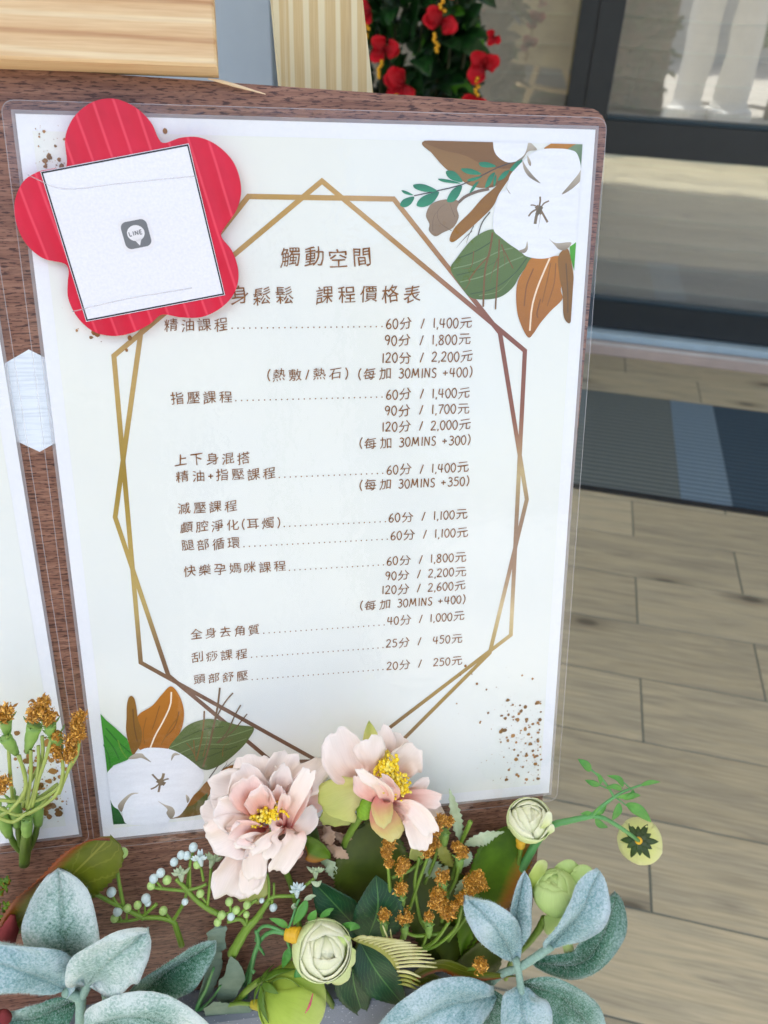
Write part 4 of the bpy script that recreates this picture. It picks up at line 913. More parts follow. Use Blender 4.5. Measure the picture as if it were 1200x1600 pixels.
foam = thing('foam_block', 'grey speckled foam block under the flowers at the foot of the board', 'foam block', (-.1, -.40, .03))
m = M('grey_foam'); v = m.coords(); f = m.noise(v, 900, 3, .7); vo = m.N('TexVoronoi'); vo.inputs['Scale'].default_value = 420; m.L(v, vo.inputs['Vector'])
c = m.ramp(m.noise(v, 12), [(.3, srgb(112, 120, 130)), (.7, srgb(134, 141, 150))]); c = m.mix(m.ramp(vo.outputs['Distance'], [(.1, (1, 1, 1, 1)), (.16, (0, 0, 0, 1))]), c, srgb(196, 204, 212)); m.col(c); m.set(Roughness=.75); m.bump(f, .4, .001)
b = MB(); b.add(*box_geo((-.36, -.47, -.008), (.085, -.3455, .022), .003)); b.build('block', m.m, foam, smooth=False)

def petals(parent, lst, seed0=0):
    for i, (st, hw, mt, cup, kw) in enumerate(lst):
        b = MB(); k = dict(ns=22, nw=16, wav=.15, scal=.028, seed=seed0+i, thick=.00035); k.update(kw)
        blade(b, V(st), hw*PX, k.pop('prof', pf_petal), cup=cup, **k); b.build('petal', mt, parent)
def stamens(parent, a, b_, wd, n, h, seed):
    rn = random.Random(seed); A = P(*a, h); B = P(*b_, h); d = (B-A); nn = Vector((-d.y, d.x, 0)).normalized()
    for mt, cnt in ((STAM, n), (STAM2, n//3)):
        b = MB()
        for i in range(cnt):
            t = rn.random(); s = rn.gauss(0, .45); c0 = A+d*t+nn*s*wd*PX+Vector((0, 0, rn.uniform(-.002, .004)))
            ell(b, c0, rn.uniform(.0006, .0012), (rn.uniform(-1, 1), rn.uniform(-1, 1), 1), 1.2, 6, 4, jit=.25, seed=i)
            if i % 4 == 0:
                q = A+d*(.3+.4*t); tube(b, [Vector((q.x, q.y, h-.014)), c0], .0003, 4, 2)
        b.build('stamens', mt, parent, kind='stuff')

pe = thing('peony', 'large blush pink fabric peony with yellow centre, left of the two below the poster', 'flower', P(415, 1290, .02))
petals(pe, [
 ([(410,1275,.028),(372,1240,.030),(326,1226,.026)], 44, PK_O, .25, {}), ([(410,1285,.028),(365,1280,.032),(316,1262,.026)], 40, PK_O, .2, {}),
 ([(415,1270,.028),(400,1220,.034),(388,1178,.028)], 38, PK_O, .25, {}), ([(420,1268,.028),(436,1215,.036),(452,1173,.030)], 28, PK_O, .35, {}),
 ([(430,1268,.028),(470,1225,.036),(508,1186,.030)], 27, PK_O, .3, {}), ([(435,1280,.028),(478,1250,.030),(508,1222,.024)], 26, PK_I, .3, {}),
 ([(395,1345,.022),(400,1375,.024),(388,1411,.018)], 22, PK_G, .2, {}),
 ([(410,1300,.028),(380,1345,.034),(352,1402,.030)], 36, PK_O, .2, dict(seed=3)), ([(415,1300,.030),(400,1345,.038),(388,1400,.036)], 20, PK_O, .2, {}),
 ([(412,1290,.030),(365,1300,.040),(326,1318,.036)], 42, PK_O, .3, {}), ([(410,1285,.03),(365,1270,.042),(334,1262,.040)], 36, PK_O, .3, {}),
 ([(418,1275,.03),(392,1228,.044),(376,1196,.044)], 30, PK_O, .4, {}), ([(425,1272,.03),(438,1225,.046),(444,1196,.046)], 18, PK_O, .5, {}),
 ([(432,1275,.03),(462,1235,.044),(478,1206,.046)], 18, PK_I, .5, {}),
 ([(415,1282,.030),(392,1240,.050),(384,1214,.054)], 27, PK_I, .5, {}), ([(418,1282,.030),(408,1250,.052),(406,1228,.056)], 22, PK_I, .55, {}),
 ([(425,1278,.030),(433,1248,.050),(436,1228,.056)], 11, PK_I, .6, {}),
 ([(432,1282,.030),(442,1262,.050),(446,1240,.058)], 9, PK_I, .5, {}), 
 ([(450,1296,.034),(463,1250,.056),(487,1203,.064)], 13, PK_O, .5, dict(nrm=(-.6, .1, .8))), ([(447,1296,.032),(458,1256,.048),(476,1222,.05)], 18, PK_I, .5, {}),
 ([(440,1298,.032),(468,1290,.036),(492,1262,.034)], 18, PK_O, .3, {}),
 ([(450,1290,.034),(459,1310,.046),(430,1362,.044)], 21, PK_O, .25, dict(nrm=(.25, 0, 1))), ([(470,1318,.030),(463,1325,.034),(440,1350,.032)], 14, PK_I, .2, {}),
 ([(445,1292,.036),(432,1310,.050),(415,1343,.050)], 12, PK_O, .25, {}), ([(442,1292,.036),(420,1308,.052),(392,1332,.052)], 12, PK_O, .4, {}),
 ([(415,1300,.032),(400,1325,.044),(398,1375,.042)], 18, PK_O, .3, {}),
 ([(418,1292,.032),(385,1296,.050),(360,1312,.054)], 22, PK_I, .45, {}), ([(420,1298,.034),(395,1308,.052),(368,1322,.05)], 13, PK_O, .4, {}),
 ([(440,1290,.036),(432,1285,.046),(424,1298,.050)], 10, PK_I, .4, {}),
], 0)
stamens(pe, (393, 1284), (440, 1256), 15, 130, .046, 1)
b = MB(); tube(b, V([(425,1300,.02),(440,1345,.006),(460,1400,.0),(470,1470,.004)]), [.0022, .002], 8); b.build('stem', STEM_G, pe)
ps = thing('peony', 'open blush peony tilted right with large lime petal at its left, overlapping the poster bottom', 'flower', P(600, 1240, .02))
petals(ps, [
 ([(585,1190,.026),(580,1160,.026),(577,1128,.02)], 13, PK_G, .4, dict(prof=pf_leaf)),
 ([(575,1240,.024),(535,1262,.022),(508,1288,.018)], 24, PK_G, .3, {}),
 ([(640,1290,.020),(655,1315,.022),(652,1345,.018)], 16, PK_G, .3, {}),
 ([(580,1238,.032),(545,1238,.038),(496,1252,.036)], 37, PK_G, .3, {}),
 ([(575,1230,.032),(545,1195,.040),(524,1140,.036)], 33, PK_O, .3, {}), ([(598,1215,.030),(605,1170,.034),(600,1134,.030)], 14, PK_O, .4, {}),
 ([(602,1215,.030),(618,1175,.032),(622,1145,.028)], 20, PK_O, .4, {}), ([(605,1222,.030),(628,1190,.038),(648,1162,.038)], 28, PK_O, .45, {}),
 ([(592,1222,.034),(582,1188,.050),(578,1152,.052)], 23, PK_O, -.5, {}),
 ([(632,1236,.034),(650,1232,.038),(669,1216,.038)], 12, PK_O, .3, {}), ([(625,1248,.028),(660,1258,.026),(688,1282,.022)], 20, PK_O, .3, {}),
 ([(612,1250,.034),(650,1246,.044),(690,1252,.044)], 14, PK_I, .3, dict(nrm=(0, .4, 1))), ([(620,1262,.030),(650,1285,.034),(668,1310,.030)], 20, PK_O, .3, {}),
 ([(608,1256,.036),(645,1278,.050),(662,1328,.050)], 19, PK_O, .3, {}), ([(610,1252,.038),(645,1262,.056),(678,1302,.056)], 15, PK_O, .25, {}),
 ([(594,1238,.038),(598,1275,.048),(618,1314,.046)], 22, PK_Y, -.3, {}), ([(600,1232,.036),(598,1255,.05),(600,1292,.05)], 16, PK_Y, -.3, {}),
 ([(608,1258,.040),(598,1228,.060),(562,1203,.060)], 16, PK_O, .4, dict(nrm=(-.4, -.3, .8), prof=pf_round)), ([(606,1256,.038),(572,1236,.052),(562,1210,.054)], 14, PK_I, .3, {}),
 ([(614,1254,.040),(608,1230,.058),(596,1212,.060)], 10, PK_I, .4, {}), ([(612,1256,.040),(618,1240,.056),(612,1222,.058)], 7, PK_I, .4, {}),
], 40)
stamens(ps, (596, 1194), (636, 1238), 16, 150, .052, 2); stamens(ps, (592, 1198), (622, 1190), 9, 60, .052, 3)
b = MB(); ell(b, P(574, 1260, .036), .0062, (P(585, 1240, .036)-P(563, 1280, .036)), 1.5, 14, 10); b.build('sepal', mat_plain('sepal_bright', srgb(128, 176, 40), .6, .15, 700, .4), ps)
b = MB(); tube(b, V([(566,1272,.034),(548,1300,.022),(536,1330,.010),(530,1420,.0)]), [.0024, .0022], 8); b.build('stem', STEM_G, ps)

# nested cup buds
def shell(mb, c0, ax, R, el, ph0, phw, thm, flare=0, ns=14, nw=10, seed=0, sqz=1.0, rnd=.20):
    ax = ax.normalized(); e1 = ax.orthogonal().normalized(); e2 = ax.cross(e1); top = []; bot = []; uv = []
    for i in range(ns+1):
        t = i/ns; th = thm*t
        wpr = phw*(.35+.65*min(1, t*2.2))
        for j in range(nw+1):
            s = -1+2*j/nw; ph = ph0+wpr*s
            r = R*(1+flare*t*t*t+.05*noise.noise(Vector((s+seed, t*2, seed*.3)))); d = e1*cos(ph)*sqz+e2*sin(ph)
            th2 = th*(1-.04*s*s-rnd*(1-sqrt(1-.985*s*s))*t*t+.012*sin(s*7+seed)*t)
            p = c0+(d*sin(th2)-ax*cos(th2)*el)*r; top.append(p); bot.append(c0+(d*sin(th2)-ax*cos(th2)*el)*(r-.0004)); uv.append((j/nw, t))
    n = len(top); fs = []
    for i in range(ns):
        for j in range(nw):
            a = i*(nw+1)+j; fs += [(a, a+1, a+nw+2, a+nw+1), (n+a, n+a+nw+1, n+a+nw+2, n+a+1)]
    for i in range(ns):
        for a, r_ in ((i*(nw+1), 0), (i*(nw+1)+nw, 1)): fs.append((a, a+nw+1, n+a+nw+1, n+a))
    for j in range(nw): a = ns*(nw+1)+j; fs.append((a, a+1, n+a+1, n+a))
    mb.add(top+bot, fs, uv+uv)
def bud(parent, c0, ax, R, el, layers, sqz=1.0, rnd=.2, wild=.0, seed=0):
    k = 0; rn = random.Random(seed)
    for (rf_, n, phw, thm, flare, mt) in layers:
        for i in range(n):
            b = MB(); wl = wild*(1.6-rf_); ax2 = ax.normalized()+Vector((rn.gauss(0, 1), rn.gauss(0, 1), rn.gauss(0, 1)))*wl*.16; shell(b, c0, ax2, R*rf_*(1-.012*(i % 3)+rn.uniform(-.03, .03)*wl*2), el, 2*pi*i/n+rf_*5+rn.uniform(-.4, .4)*wl*2, phw*rn.uniform(1-.25*wl, 1+.15*wl), thm+rn.uniform(-.16, .12)*wl*2, flare+rn.uniform(-.03, .07)*wl*2, seed=k*1.3+seed, sqz=sqz, rnd=rnd); b.build('petal', mt, parent); k += 1
def sepals(parent, c0, ax, R, Ls, n, mt, wd=.0022, el=1.0):
    ax = ax.normalized(); e1 = ax.orthogonal().normalized(); e2 = ax.cross(e1)
    for i in range(n):
        a = 2*pi*i/n+.3; d = e1*cos(a)+e2*sin(a); r = R*1.03; l = Ls*(1 if i % 2 else .7)
        pts = [c0+(d*sin(t)-ax*cos(t)*el)*r for t in (.05, l*.5, l)]
        b = MB(); blade(b, pts, wd, pf_leaf, nrm=d*.4-ax, ns=8, nw=4, thick=.0005); b.build('sepal', mt, parent)

# R1 centre ranunculus
r1 = thing('ranunculus', 'cream green ranunculus with layered petals and yellow cap, just below the two peonies', 'flower', P(470, 1465, .03))
c0 = P(503, 1484, .042); ax = (P(524, 1500, .064)-c0)
for (x, y, hx_, hw) in ((536,1478,.040,20), (533,1525,.036,22), (545,1500,.036,20)): 
    b = MB(); blade(b, [P(505, 1480, .035), P((505+x)/2+6, (1480+y)/2, hx_+.006), P(x, y+14, hx_)], hw*PX, pf_petal, cup=-.4, ns=14, nw=10, wav=.1, seed=x); b.build('petal', GR_O, r1)
bud(r1, c0, ax, .0190, 1.0, [(1.0, 4, 1.05, 1.9, .02, GR_O), (.95, 4, .95, 2.15, .0, GR_I), (.89, 3, 1.1, 2.4, .0, GR_I), (.82, 3, 1.1, 2.62, .0, GR_I), (.74, 3, 1.2, 2.85, .0, GR_I), (.66, 2, 1.6, 3.1, .0, GR_I)], wild=.5, seed=4, rnd=.12)
b = MB(); tube(b, V([(468,1462,.040),(458,1461,.038),(447,1459,.036)]), [.0052, .0050, .0042], 12, 4); b.build('cap', YCAP, r1)
b = MB(); tube(b, V([(447,1459,.036),(425,1456,.032),(408,1468,.024),(396,1495,.012),(380,1540,.0)]), [.0014, .0014], 7); tube(b, V([(447,1458,.036),(420,1447,.03),(405,1452,.026),(400,1470,.024)]), .0011, 7)
tube(b, V([(450,1452,.036),(457,1435,.034),(463,1415,.03),(468,1405,.028)]), .0009, 6); tube(b, V([(448,1463,.036),(452,1480,.036),(462,1500,.036),(468,1512,.036)]), .001, 6); b.build('stem', STEM_B, r1)
for st, hw in (([(449,1450,.036),(438,1440,.037),(421,1435,.036)], 6), ([(450,1482,.036),(448,1495,.038),(441,1513,.036)], 7), ([(466,1507,.038),(475,1522,.042),(490,1538,.040)], 14), ([(480,1405,.03),(470,1425,.034),(458,1446,.036)], 8), ([(535,1446,.032),(548,1446,.036),(563,1450,.034)], 9), ([(485,1440,.034),(488,1430,.036),(494,1422,.036)], 7), ([(500,1434,.034),(512,1424,.036),(522,1420,.034)], 6)):
    b = MB(); blade(b, V(st), hw*PX, pf_leaf, cup=.3, ns=10, nw=5, thick=.0006); b.build('leaflet', L_SPRIG, r1)
b = MB(); ell(b, c0, .0190*.60, ax, 1.04, 16, 12); b.build('heart', GR_I, r1)
# R2 bud at board's lower right corner
r2 = thing('ranunculus', 'small white and green rosebud by the lower right corner of the poster', 'flower', P(828, 1310, .02))
c0 = P(826, 1281, .034); ax = (P(838, 1262, .050)-c0)
bud(r2, c0, ax, .0142, 1.15, [(1.0, 3, 1.15, 1.9, .03, GR_O), (.94, 3, 1.1, 2.2, .02, GR_I), (.87, 3, 1.1, 2.5, 0, GR_I), (.79, 3, 1.2, 2.8, 0, GR_I), (.7, 2, 1.6, 3.1, 0, GR_I)], wild=.5, seed=6, rnd=.12)
b = MB(); ell(b, c0, .0142*.64, ax, 1.2, 16, 12); b.build('heart', GR_I, r2)
for st, hw in (([(840,1300,.04),(852,1288,.05),(858,1268,.05)], 7), ([(845,1310,.036),(858,1300,.044),(862,1288,.046)], 6)):
    b = MB(); blade(b, V(st), hw*PX, pf_petal, cup=.3, ns=10, nw=6, wav=.1); b.build('petal', GR_I, r2)
b = MB(); tube(b, V([(816,1308,.028),(813,1330,.022),(808,1370,.012),(800,1420,.0)]), [.0016, .0013], 7); b.build('stem', STEM_G, r2)
b = MB(); tube(b, V([(815,1308,.028),(813,1322,.026)]), [.0038, .003], 9, 3); b.build('cap', YCAP, r2)
# R3 apple-green rose behind felt leaves
r3 = thing('ranunculus', 'apple green rosebud tucked behind the felted leaves at lower right', 'flower', P(860, 1450, .02))
for st, hw, mt in (([(870,1410,.026),(888,1375,.030),(882,1344,.026)], 27, GR_B), ([(880,1420,.028),(908,1385,.034),(918,1352,.028)], 30, GR_B), ([(850,1410,.028),(838,1380,.034),(850,1344,.032)], 13, GR_D), ([(858,1415,.030),(866,1435,.036),(862,1462,.030)], 15, GR_B), ([(875,1460,.02),(888,1480,.022),(892,1506,.02)], 9, GR_O)):
    b = MB(); blade(b, V(st), hw*PX, pf_round, cup=-.25, ns=14, nw=8, wav=.06, seed=hw); b.build('petal', mt, r3)
c0 = P(868, 1394, .036); ax = (P(862, 1366, .042)-c0)
bud(r3, c0, ax, .0150, 1.12, [(1.0, 3, 1.2, 2.6, 0, GR_B), (.94, 3, 1.2, 2.9, 0, GR_B), (.86, 2, 1.6, 3.12, 0, GR_B)], rnd=.08, wild=.3, seed=3)
b = MB(); ell(b, c0, .0150*.82, ax, 1.14, 16, 12); b.build('heart', GR_B, r3)
sepals(r3, c0, ax, .0152, .9, 5, SEPAL, .0024, 1.12)
b = MB(); tube(b, V([(852,1435,.028),(840,1455,.026),(822,1478,.018),(800,1500,.008),(790,1530,.0)]), [.003, .0019, .0018], 8); b.build('stem', STEM_G, r3)
# R4 hanging bud seen from behind, with its sprig
r4 = thing('ranunculus', 'pale yellow flower seen from behind with dark star sepals, hanging right of the board', 'flower', P(815, 1360, .02))
c0 = P(1000, 1314, .020); ax = -(P(990, 1312, .05)-c0)
bud(r4, c0, ax, .0152, .62, [(1.0, 5, .74, 1.75, .03, GR_Y), (.9, 5, .7, 1.9, 0, GR_Y)])
sepals(r4, c0, ax, .0152, .95, 12, leaf_mat('sepal_star', srgb(40, 62, 16), srgb(62, 90, 26), srgb(90, 110, 40), .5, .05, veins=False), .0022, .62)
b = MB(); ell(b, c0-ax.normalized()*.0108, .0026, ax, .6, 12, 6); b.build('cap', YCAP, r4)
b = MB(); tube(b, V([(812,1368,.016),(822,1345,.020),(842,1310,.026),(862,1290,.030),(892,1282,.032),(925,1275,.034)]), [.0030, .0028, .0022, .0018], 9, 6)
e_ = c0-ax.normalized()*.0118
tube(b, [P(925, 1275, .034), P(945, 1279, .036), P(975, 1297, .034), e_], [.0016, .0013], 8, 6); tube(b, V([(922,1276,.034),(945,1256,.036),(968,1240,.036),(986,1232,.036),(1010,1224,.036)]), [.0014, .0006], 7, 5)
tube(b, V([(960,1246,.036),(945,1222,.036),(930,1208,.036),(915,1196,.036)]), [.0009, .0006], 6, 5); tube(b, V([(950,1232,.036),(935,1226,.036)]), .0005, 5, 3); tube(b, V([(985,1232,.036),(970,1218,.036)]), .0005, 5, 3); tube(b, V([(962,1246,.036),(978,1258,.036),(990,1268,.036)]), .0005, 5, 3)
b.build('stem', STEM_B, r4)
for st, hw in (([(922,1206,.036),(915,1194,.038),(903,1186,.037)], 6), ([(937,1228,.036),(926,1223,.038),(914,1219,.036)], 5), ([(974,1230,.036),(966,1216,.038),(948,1212,.036)], 4.5), ([(972,1235,.036),(960,1228,.038),(945,1232,.036)], 5), ([(1000,1228,.036),(1014,1222,.038),(1032,1222,.036)], 4.5), ([(975,1250,.036),(988,1243,.038),(1001,1243,.036)], 5.5), ([(978,1256,.036),(996,1264,.040),(1018,1285,.038)], 9), ([(968,1254,.036),(964,1268,.038),(957,1282,.036)], 7), ([(948,1258,.034),(936,1266,.036),(928,1278,.034)], 8), ([(928,1277,.034),(918,1270,.034),(907,1272,.033)], 4), ([(930,1278,.034),(938,1288,.034),(950,1293,.033)], 5.5), ([(938,1226,.036),(938,1216,.037),(932,1207,.036)], 3.5), ([(990,1234,.036),(985,1242,.038),(960,1246,.036)], 6)):
    b = MB(); blade(b, V(st), hw*PX, pf_leaf, cup=.3, ns=9, nw=4, thick=.0005); b.build('leaflet', L_SPRIG, r4)
# R5 big bud at the bottom
r5 = thing('ranunculus', 'big lime green closed bud with a red streak at the bottom edge', 'flower', P(400, 1570, .03))
c0 = P(456, 1564, .040); ax = (P(500, 1590, .040)-c0)
bud(r5, c0, ax, .0225, 1.0, [(1.0, 3, 1.05, 2.7, 0, GR_D), (.965, 3, 1.2, 2.95, 0, GR_D), (.93, 2, 1.6, 3.12, 0, GR_B)], rnd=.04, wild=.15, seed=2)
b = MB(); ell(b, c0, .0225*.91, ax, 1.0, 20, 14); b.build('heart', GR_D, r5)
sepals(r5, c0, ax, .0222, 1.0, 6, SEPAL, .0026, 1.15)
b = MB(); ap = ax.normalized(); tube(b, V([(477,1583,.0605),(484,1570,.0600),(489,1552,.0565)]), [.0003, .0009, .0003], 6, 8); b.build('red_streak', mat_plain('bud_streak', srgb(186, 84, 96), .6, .2, 200, 0), r5)
b = MB(); tube(b, V([(410,1571,.040),(402,1570,.038),(394,1569,.036)]), [.0036, .0034, .0028], 10, 4); b.build('cap', mat_plain('cap_olive', srgb(168, 160, 40), .5), r5)
b = MB(); tube(b, V([(394,1569,.036),(370,1568,.028),(350,1575,.016),(330,1600,.004)]), .0013, 7); tube(b, V([(448,1510,.03),(420,1525,.030),(385,1548,.02),(350,1590,.006)]), [.0024, .0020], 8); b.build('stem', STEM_G, r5)

# ---------- felted leaves (lamb's ear)
import array
def fuzz(parent, mb, n, seed, L=.0015, edge=.45):
    """short hairs standing on a leaf's skin"""
    rn = random.Random(seed); fs = mb.f; vs = mb.v; out = MB(); areas = []; tot = 0
    for f in fs:
        a, b_, c_ = Vector(vs[f[0]]), Vector(vs[f[1]]), Vector(vs[f[2]]); tot += (b_-a).cross(c_-a).length+1e-9; areas.append(tot)
    import bisect
    V_ = []; F_ = []
    for i in range(n):
        f = fs[min(bisect.bisect(areas, rn.random()*tot), len(fs)-1)]
        a, b_, c_, d_ = (Vector(vs[q]) for q in f[:4]) if len(f) == 4 else (Vector(vs[f[0]]), Vector(vs[f[1]]), Vector(vs[f[2]]), Vector(vs[f[2]]))
        u, v_ = rn.random(), rn.random(); p = (a*(1-u)+b_*u)*(1-v_)+(d_*(1-u)+c_*u)*v_
        nn = (b_-a).cross(d_-a)
        if nn.length < 1e-12: continue
        nn.normalize(); dr = (nn+Vector((rn.gauss(0, .5), rn.gauss(0, .5), rn.gauss(0, .5)))).normalized(); l = L*rn.uniform(.5, 1.2)
        sd_ = dr.orthogonal().normalized()*.00011; k = len(V_); V_ += [p-sd_, p+sd_, p+dr*l]; F_.append((k, k+1, k+2))
    out.add(V_, F_); out.build('fuzz', FUZZ, parent, smooth=False, kind='stuff')
FZ = 5200
def felt(parent, st, hw, mt, seed, cup=.25, fold=0, prof=pf_lamb, nrm=(0, 0, 1), roll=0, n=None, ns=22):
    b = MB(); blade(b, V(st), hw*PX, prof, nrm=nrm, cup=cup, fold=fold, ns=ns, nw=12, thick=.0010, wav=.17, seed=seed, roll=roll)
    lf = b.build('leaf', mt, parent); fuzz(lf, b, n or int(FZ*hw/30), seed)
def fstem(parent, lst):
    b = MB()
    for pts, r in lst: tube(b, V(pts), r, 8, 6)
    s_ = b.build('stem', STEM_F, parent); fuzz(s_, b, 1500, 77, .0007)
f1 = thing('felted_sprig', 'pale woolly leaved sprig in the bottom left corner', 'leaf sprig', P(125, 1600, .03))
felt(f1, [(118,1562,.030),(60,1590,.030),(5,1600,.026)], 34, LAMB_G, 4)
felt(f1, [(116,1548,.032),(100,1460,.040),(90,1357,.034)], 54, LAMB_W, 1, prof=pf_lamb)
felt(f1, [(200,1572,.026),(262,1520,.034),(338,1470,.030)], 36, LAMB_G, 2, fold=.3)
felt(f1, [(104,1550,.038),(30,1515,.052),(-60,1490,.046)], 58, LAMB_B, 3, cup=.15)
felt(f1, [(136,1538,.040),(170,1505,.056),(232,1452,.054)], 48, LAMB_W, 5)
felt(f1, [(130,1605,.040),(230,1592,.056),(350,1640,.050)], 52, LAMB_W, 6)
fstem(f1, [([(100,1550,.040),(118,1556,.038),(126,1566,.036),(124,1620,.030)], [.0026, .0034, .003]), ([(140,1526,.040),(134,1545,.038),(125,1562,.036)], [.0028, .003]), ([(163,1550,.026),(166,1575,.022)], .002), ([(200,1572,.026),(150,1600,.028)], .002)])
f2 = thing('felted_sprig', 'blue grey woolly leaved sprig in the lower right beside the apple green bud', 'leaf sprig', P(815, 1600, .03))
felt(f2, [(828,1502,.022),(905,1508,.026),(946,1455,.026),(964,1396,.020)], 36, LAMB_G, 11, cup=.1)
felt(f2, [(802,1490,.030),(806,1430,.036),(821,1362,.032)], 21, LAMB_B, 12, fold=.5)
felt(f2, [(806,1506,.036),(775,1450,.046),(726,1400,.044)], 33, LAMB_B, 13, cup=.1)
felt(f2, [(855,1484,.040),(905,1430,.056),(938,1362,.052)], 38, LAMB_B, 14, cup=.2, fold=.1)
felt(f2, [(815,1536,.034),(880,1562,.040),(945,1630,.036)], 42, LAMB_G, 15)
felt(f2, [(812,1540,.040),(818,1590,.052),(830,1680,.048)], 42, LAMB_B, 16)
felt(f2, [(772,1552,.026),(690,1580,.040),(560,1640,.034)], 60, LAMB_B, 17)
felt(f2, [(760,1545,.024),(765,1590,.030),(750,1660,.028)], 34, LAMB_G, 18)
fstem(f2, [([(806,1498,.038),(812,1530,.040),(814,1552,.042)], [.0026, .0024, .003]), ([(862,1478,.042),(830,1500,.040),(806,1514,.036),(780,1524,.028),(740,1560,.01)], [.0028, .0026, .003]), ([(802,1486,.032),(806,1505,.034)], .002)])

# ---------- broad leaves
def broad(name, label, lst):
    t = thing(name, label, 'leaf', V([lst[0][0][0]])[0])
    for i, (st, hw, mt, cup, kw) in enumerate(lst):
        b = MB(); k = dict(ns=32, nw=8, serr=.035, thick=.0006, wav=.10, seed=i); k.update(kw)
        blade(b, V(st), hw*PX, k.pop('prof', pf_leaf), cup=cup, **k); b.build('leaf', mt, t)
    return t
broad('broad_leaf', 'glossy olive leaf with serrated blunt tip and rusty upper edge at the left', [([(-15,1475,.010),(80,1398,.026),(172,1308,.030)], 46, L_OLIVE, .25, dict(prof=pf_strap, nrm=(.1, -.2, 1), ns=60, flipu=True))])
broad('broad_leaf', 'wide bright green leaf with serrated rusty edge, behind the gold seed heads on the right', [([(725,1500,.006),(757,1400,.016),(800,1290,.012)], 50, L_BROAD, .2, dict(prof=pf_strap, ns=60))])
broad('broad_leaf', 'shaded moss green leaf directly below the tilted peony', [([(575,1440,.004),(580,1360,.012),(570,1285,.010)], 60, L_MOSS, .2, dict(prof=pf_blunt, ns=40)), ([(700,1500,.002),(690,1420,.008),(650,1350,.006)], 60, L_MOSS, .2, dict(prof=pf_blunt, ns=40)), ([(760,1540,.002),(730,1480,.006),(660,1450,.006)], 46, L_MOSS, .2, {})])
broad('broad_leaf', 'dark mossy leaf low behind the blue grey felted leaves', [([(700,1560,.0),(745,1500,.008),(800,1440,.006)], 36, L_MOSS, .2, {})])
broad('broad_leaf', 'dark mossy leaf low behind the dark rose leaves at the centre', [([(480,1560,.0),(520,1500,.006),(500,1440,.006)], 34, L_MOSS, .2, {})])
rl = thing('rose_leaf_sprig', 'dark green serrated rose leaves in the centre below the peonies', 'leaf sprig', P(562, 1470, .01))
for i, (st, hw) in enumerate((([(568,1462,.016),(530,1420,.022),(488,1376,.016)], 32), ([(575,1466,.020),(590,1420,.028),(588,1368,.022)], 40), ([(556,1478,.018),(552,1530,.026),(568,1590,.020)], 31), ([(562,1472,.022),(590,1520,.030),(634,1575,.024)], 31))):
    b = MB(); blade(b, V(st), hw*PX, pf_leaf, cup=.2, fold=.15, ns=36, nw=8, serr=.03, thick=.0006, wav=.06, seed=i); b.build('leaf', L_DARK, rl)
b = MB(); tube(b, V([(562,1460,.022),(558,1480,.018),(540,1520,.004)]), .0014, 7); b.build('stem', STEM_D, rl)
b = MB(); tube(b, V([(485,1530,.026),(505,1548,.024),(520,1572,.020)]), [.0026, .0022], 8); b.build('stem', STEM_D, rl)
# olive strap leaf under the felted sprig
broad('strap_leaf', 'narrow olive leaf reaching right to the felted stem', [([(600,1556,.012),(680,1508,.022),(735,1520,.030),(810,1526,.032)], 14, L_OLIVE, .3, dict(prof=pf_leaf)), ([(610,1570,.010),(650,1530,.016),(700,1535,.014)], 20, L_OLIVE, .3, {})])
# folded olive leaf and dusty pink leaves between the peonies
t = broad('small_leaf', 'folded lime leaf between the two peonies', [([(470,1310,.018),(490,1325,.028),(516,1342,.024)], 19, L_BROAD, .4, dict(serr=0)), ([(488,1285,.014),(490,1310,.018),(500,1330,.018)], 9, L_MOSS, .3, {})])
t = thing('pink_leaf_sprig', 'dusty pink toothed leaves hanging between the peonies', 'leaf sprig', P(515, 1300, .01))
for i, (st, hw, mt) in enumerate((([(505,1292,.012),(512,1304,.018),(518,1322,.016)], 11, L_PINK), ([(510,1322,.012),(528,1330,.018),(545,1342,.016)], 10, L_PINK), ([(500,1345,.012),(515,1352,.018),(522,1374,.016)], 10, L_PALE), ([(520,1300,.010),(540,1310,.012),(545,1296,.012)], 8, L_PINK))):
    b = MB(); blade(b, V(st), hw*PX, pf_leaf, cup=.3, ns=14, nw=4, serr=.18, thick=.0005); b.build('leaf', mt, t)
# frosted spiky sprig
t = thing('frosted_sprig', 'pale spiky frosted leaves standing up right of the tilted peony', 'leaf sprig', P(725, 1330, .02))
for i, (st, hw, mt) in enumerate((([(720,1314,.020),(712,1275,.028),(702,1232,.028)], 8.5, L_PALE), ([(726,1320,.022),(755,1308,.030),(788,1300,.028)], 11, L_PALE), ([(735,1330,.018),(728,1345,.02),(718,1358,.018)], 7, L_PALE), ([(706,1355,.02),(694,1335,.026),(686,1312,.024)], 10, L_COMB2), ([(690,1370,.014),(672,1352,.018),(664,1345,.016)], 14, L_PALE), ([(712,1400,.014),(725,1378,.02),(744,1364,.018)], 9, L_PALE), ([(700,1350,.012),(690,1365,.014),(680,1352,.012)], 8, L_PALE))):
    b = MB(); blade(b, V(st), hw*PX, pf_leaf, cup=.3, ns=18, nw=4, serr=.2, thick=.0005, wav=.15, seed=i); b.build('leaf', mt, t)
b = MB(); tube(b, V([(735,1284,.030),(728,1300,.026),(720,1318,.020),(712,1350,.012),(700,1400,.004)]), [.0016, .0014, .0012], 7); b.build('stem', STEM_G, t)
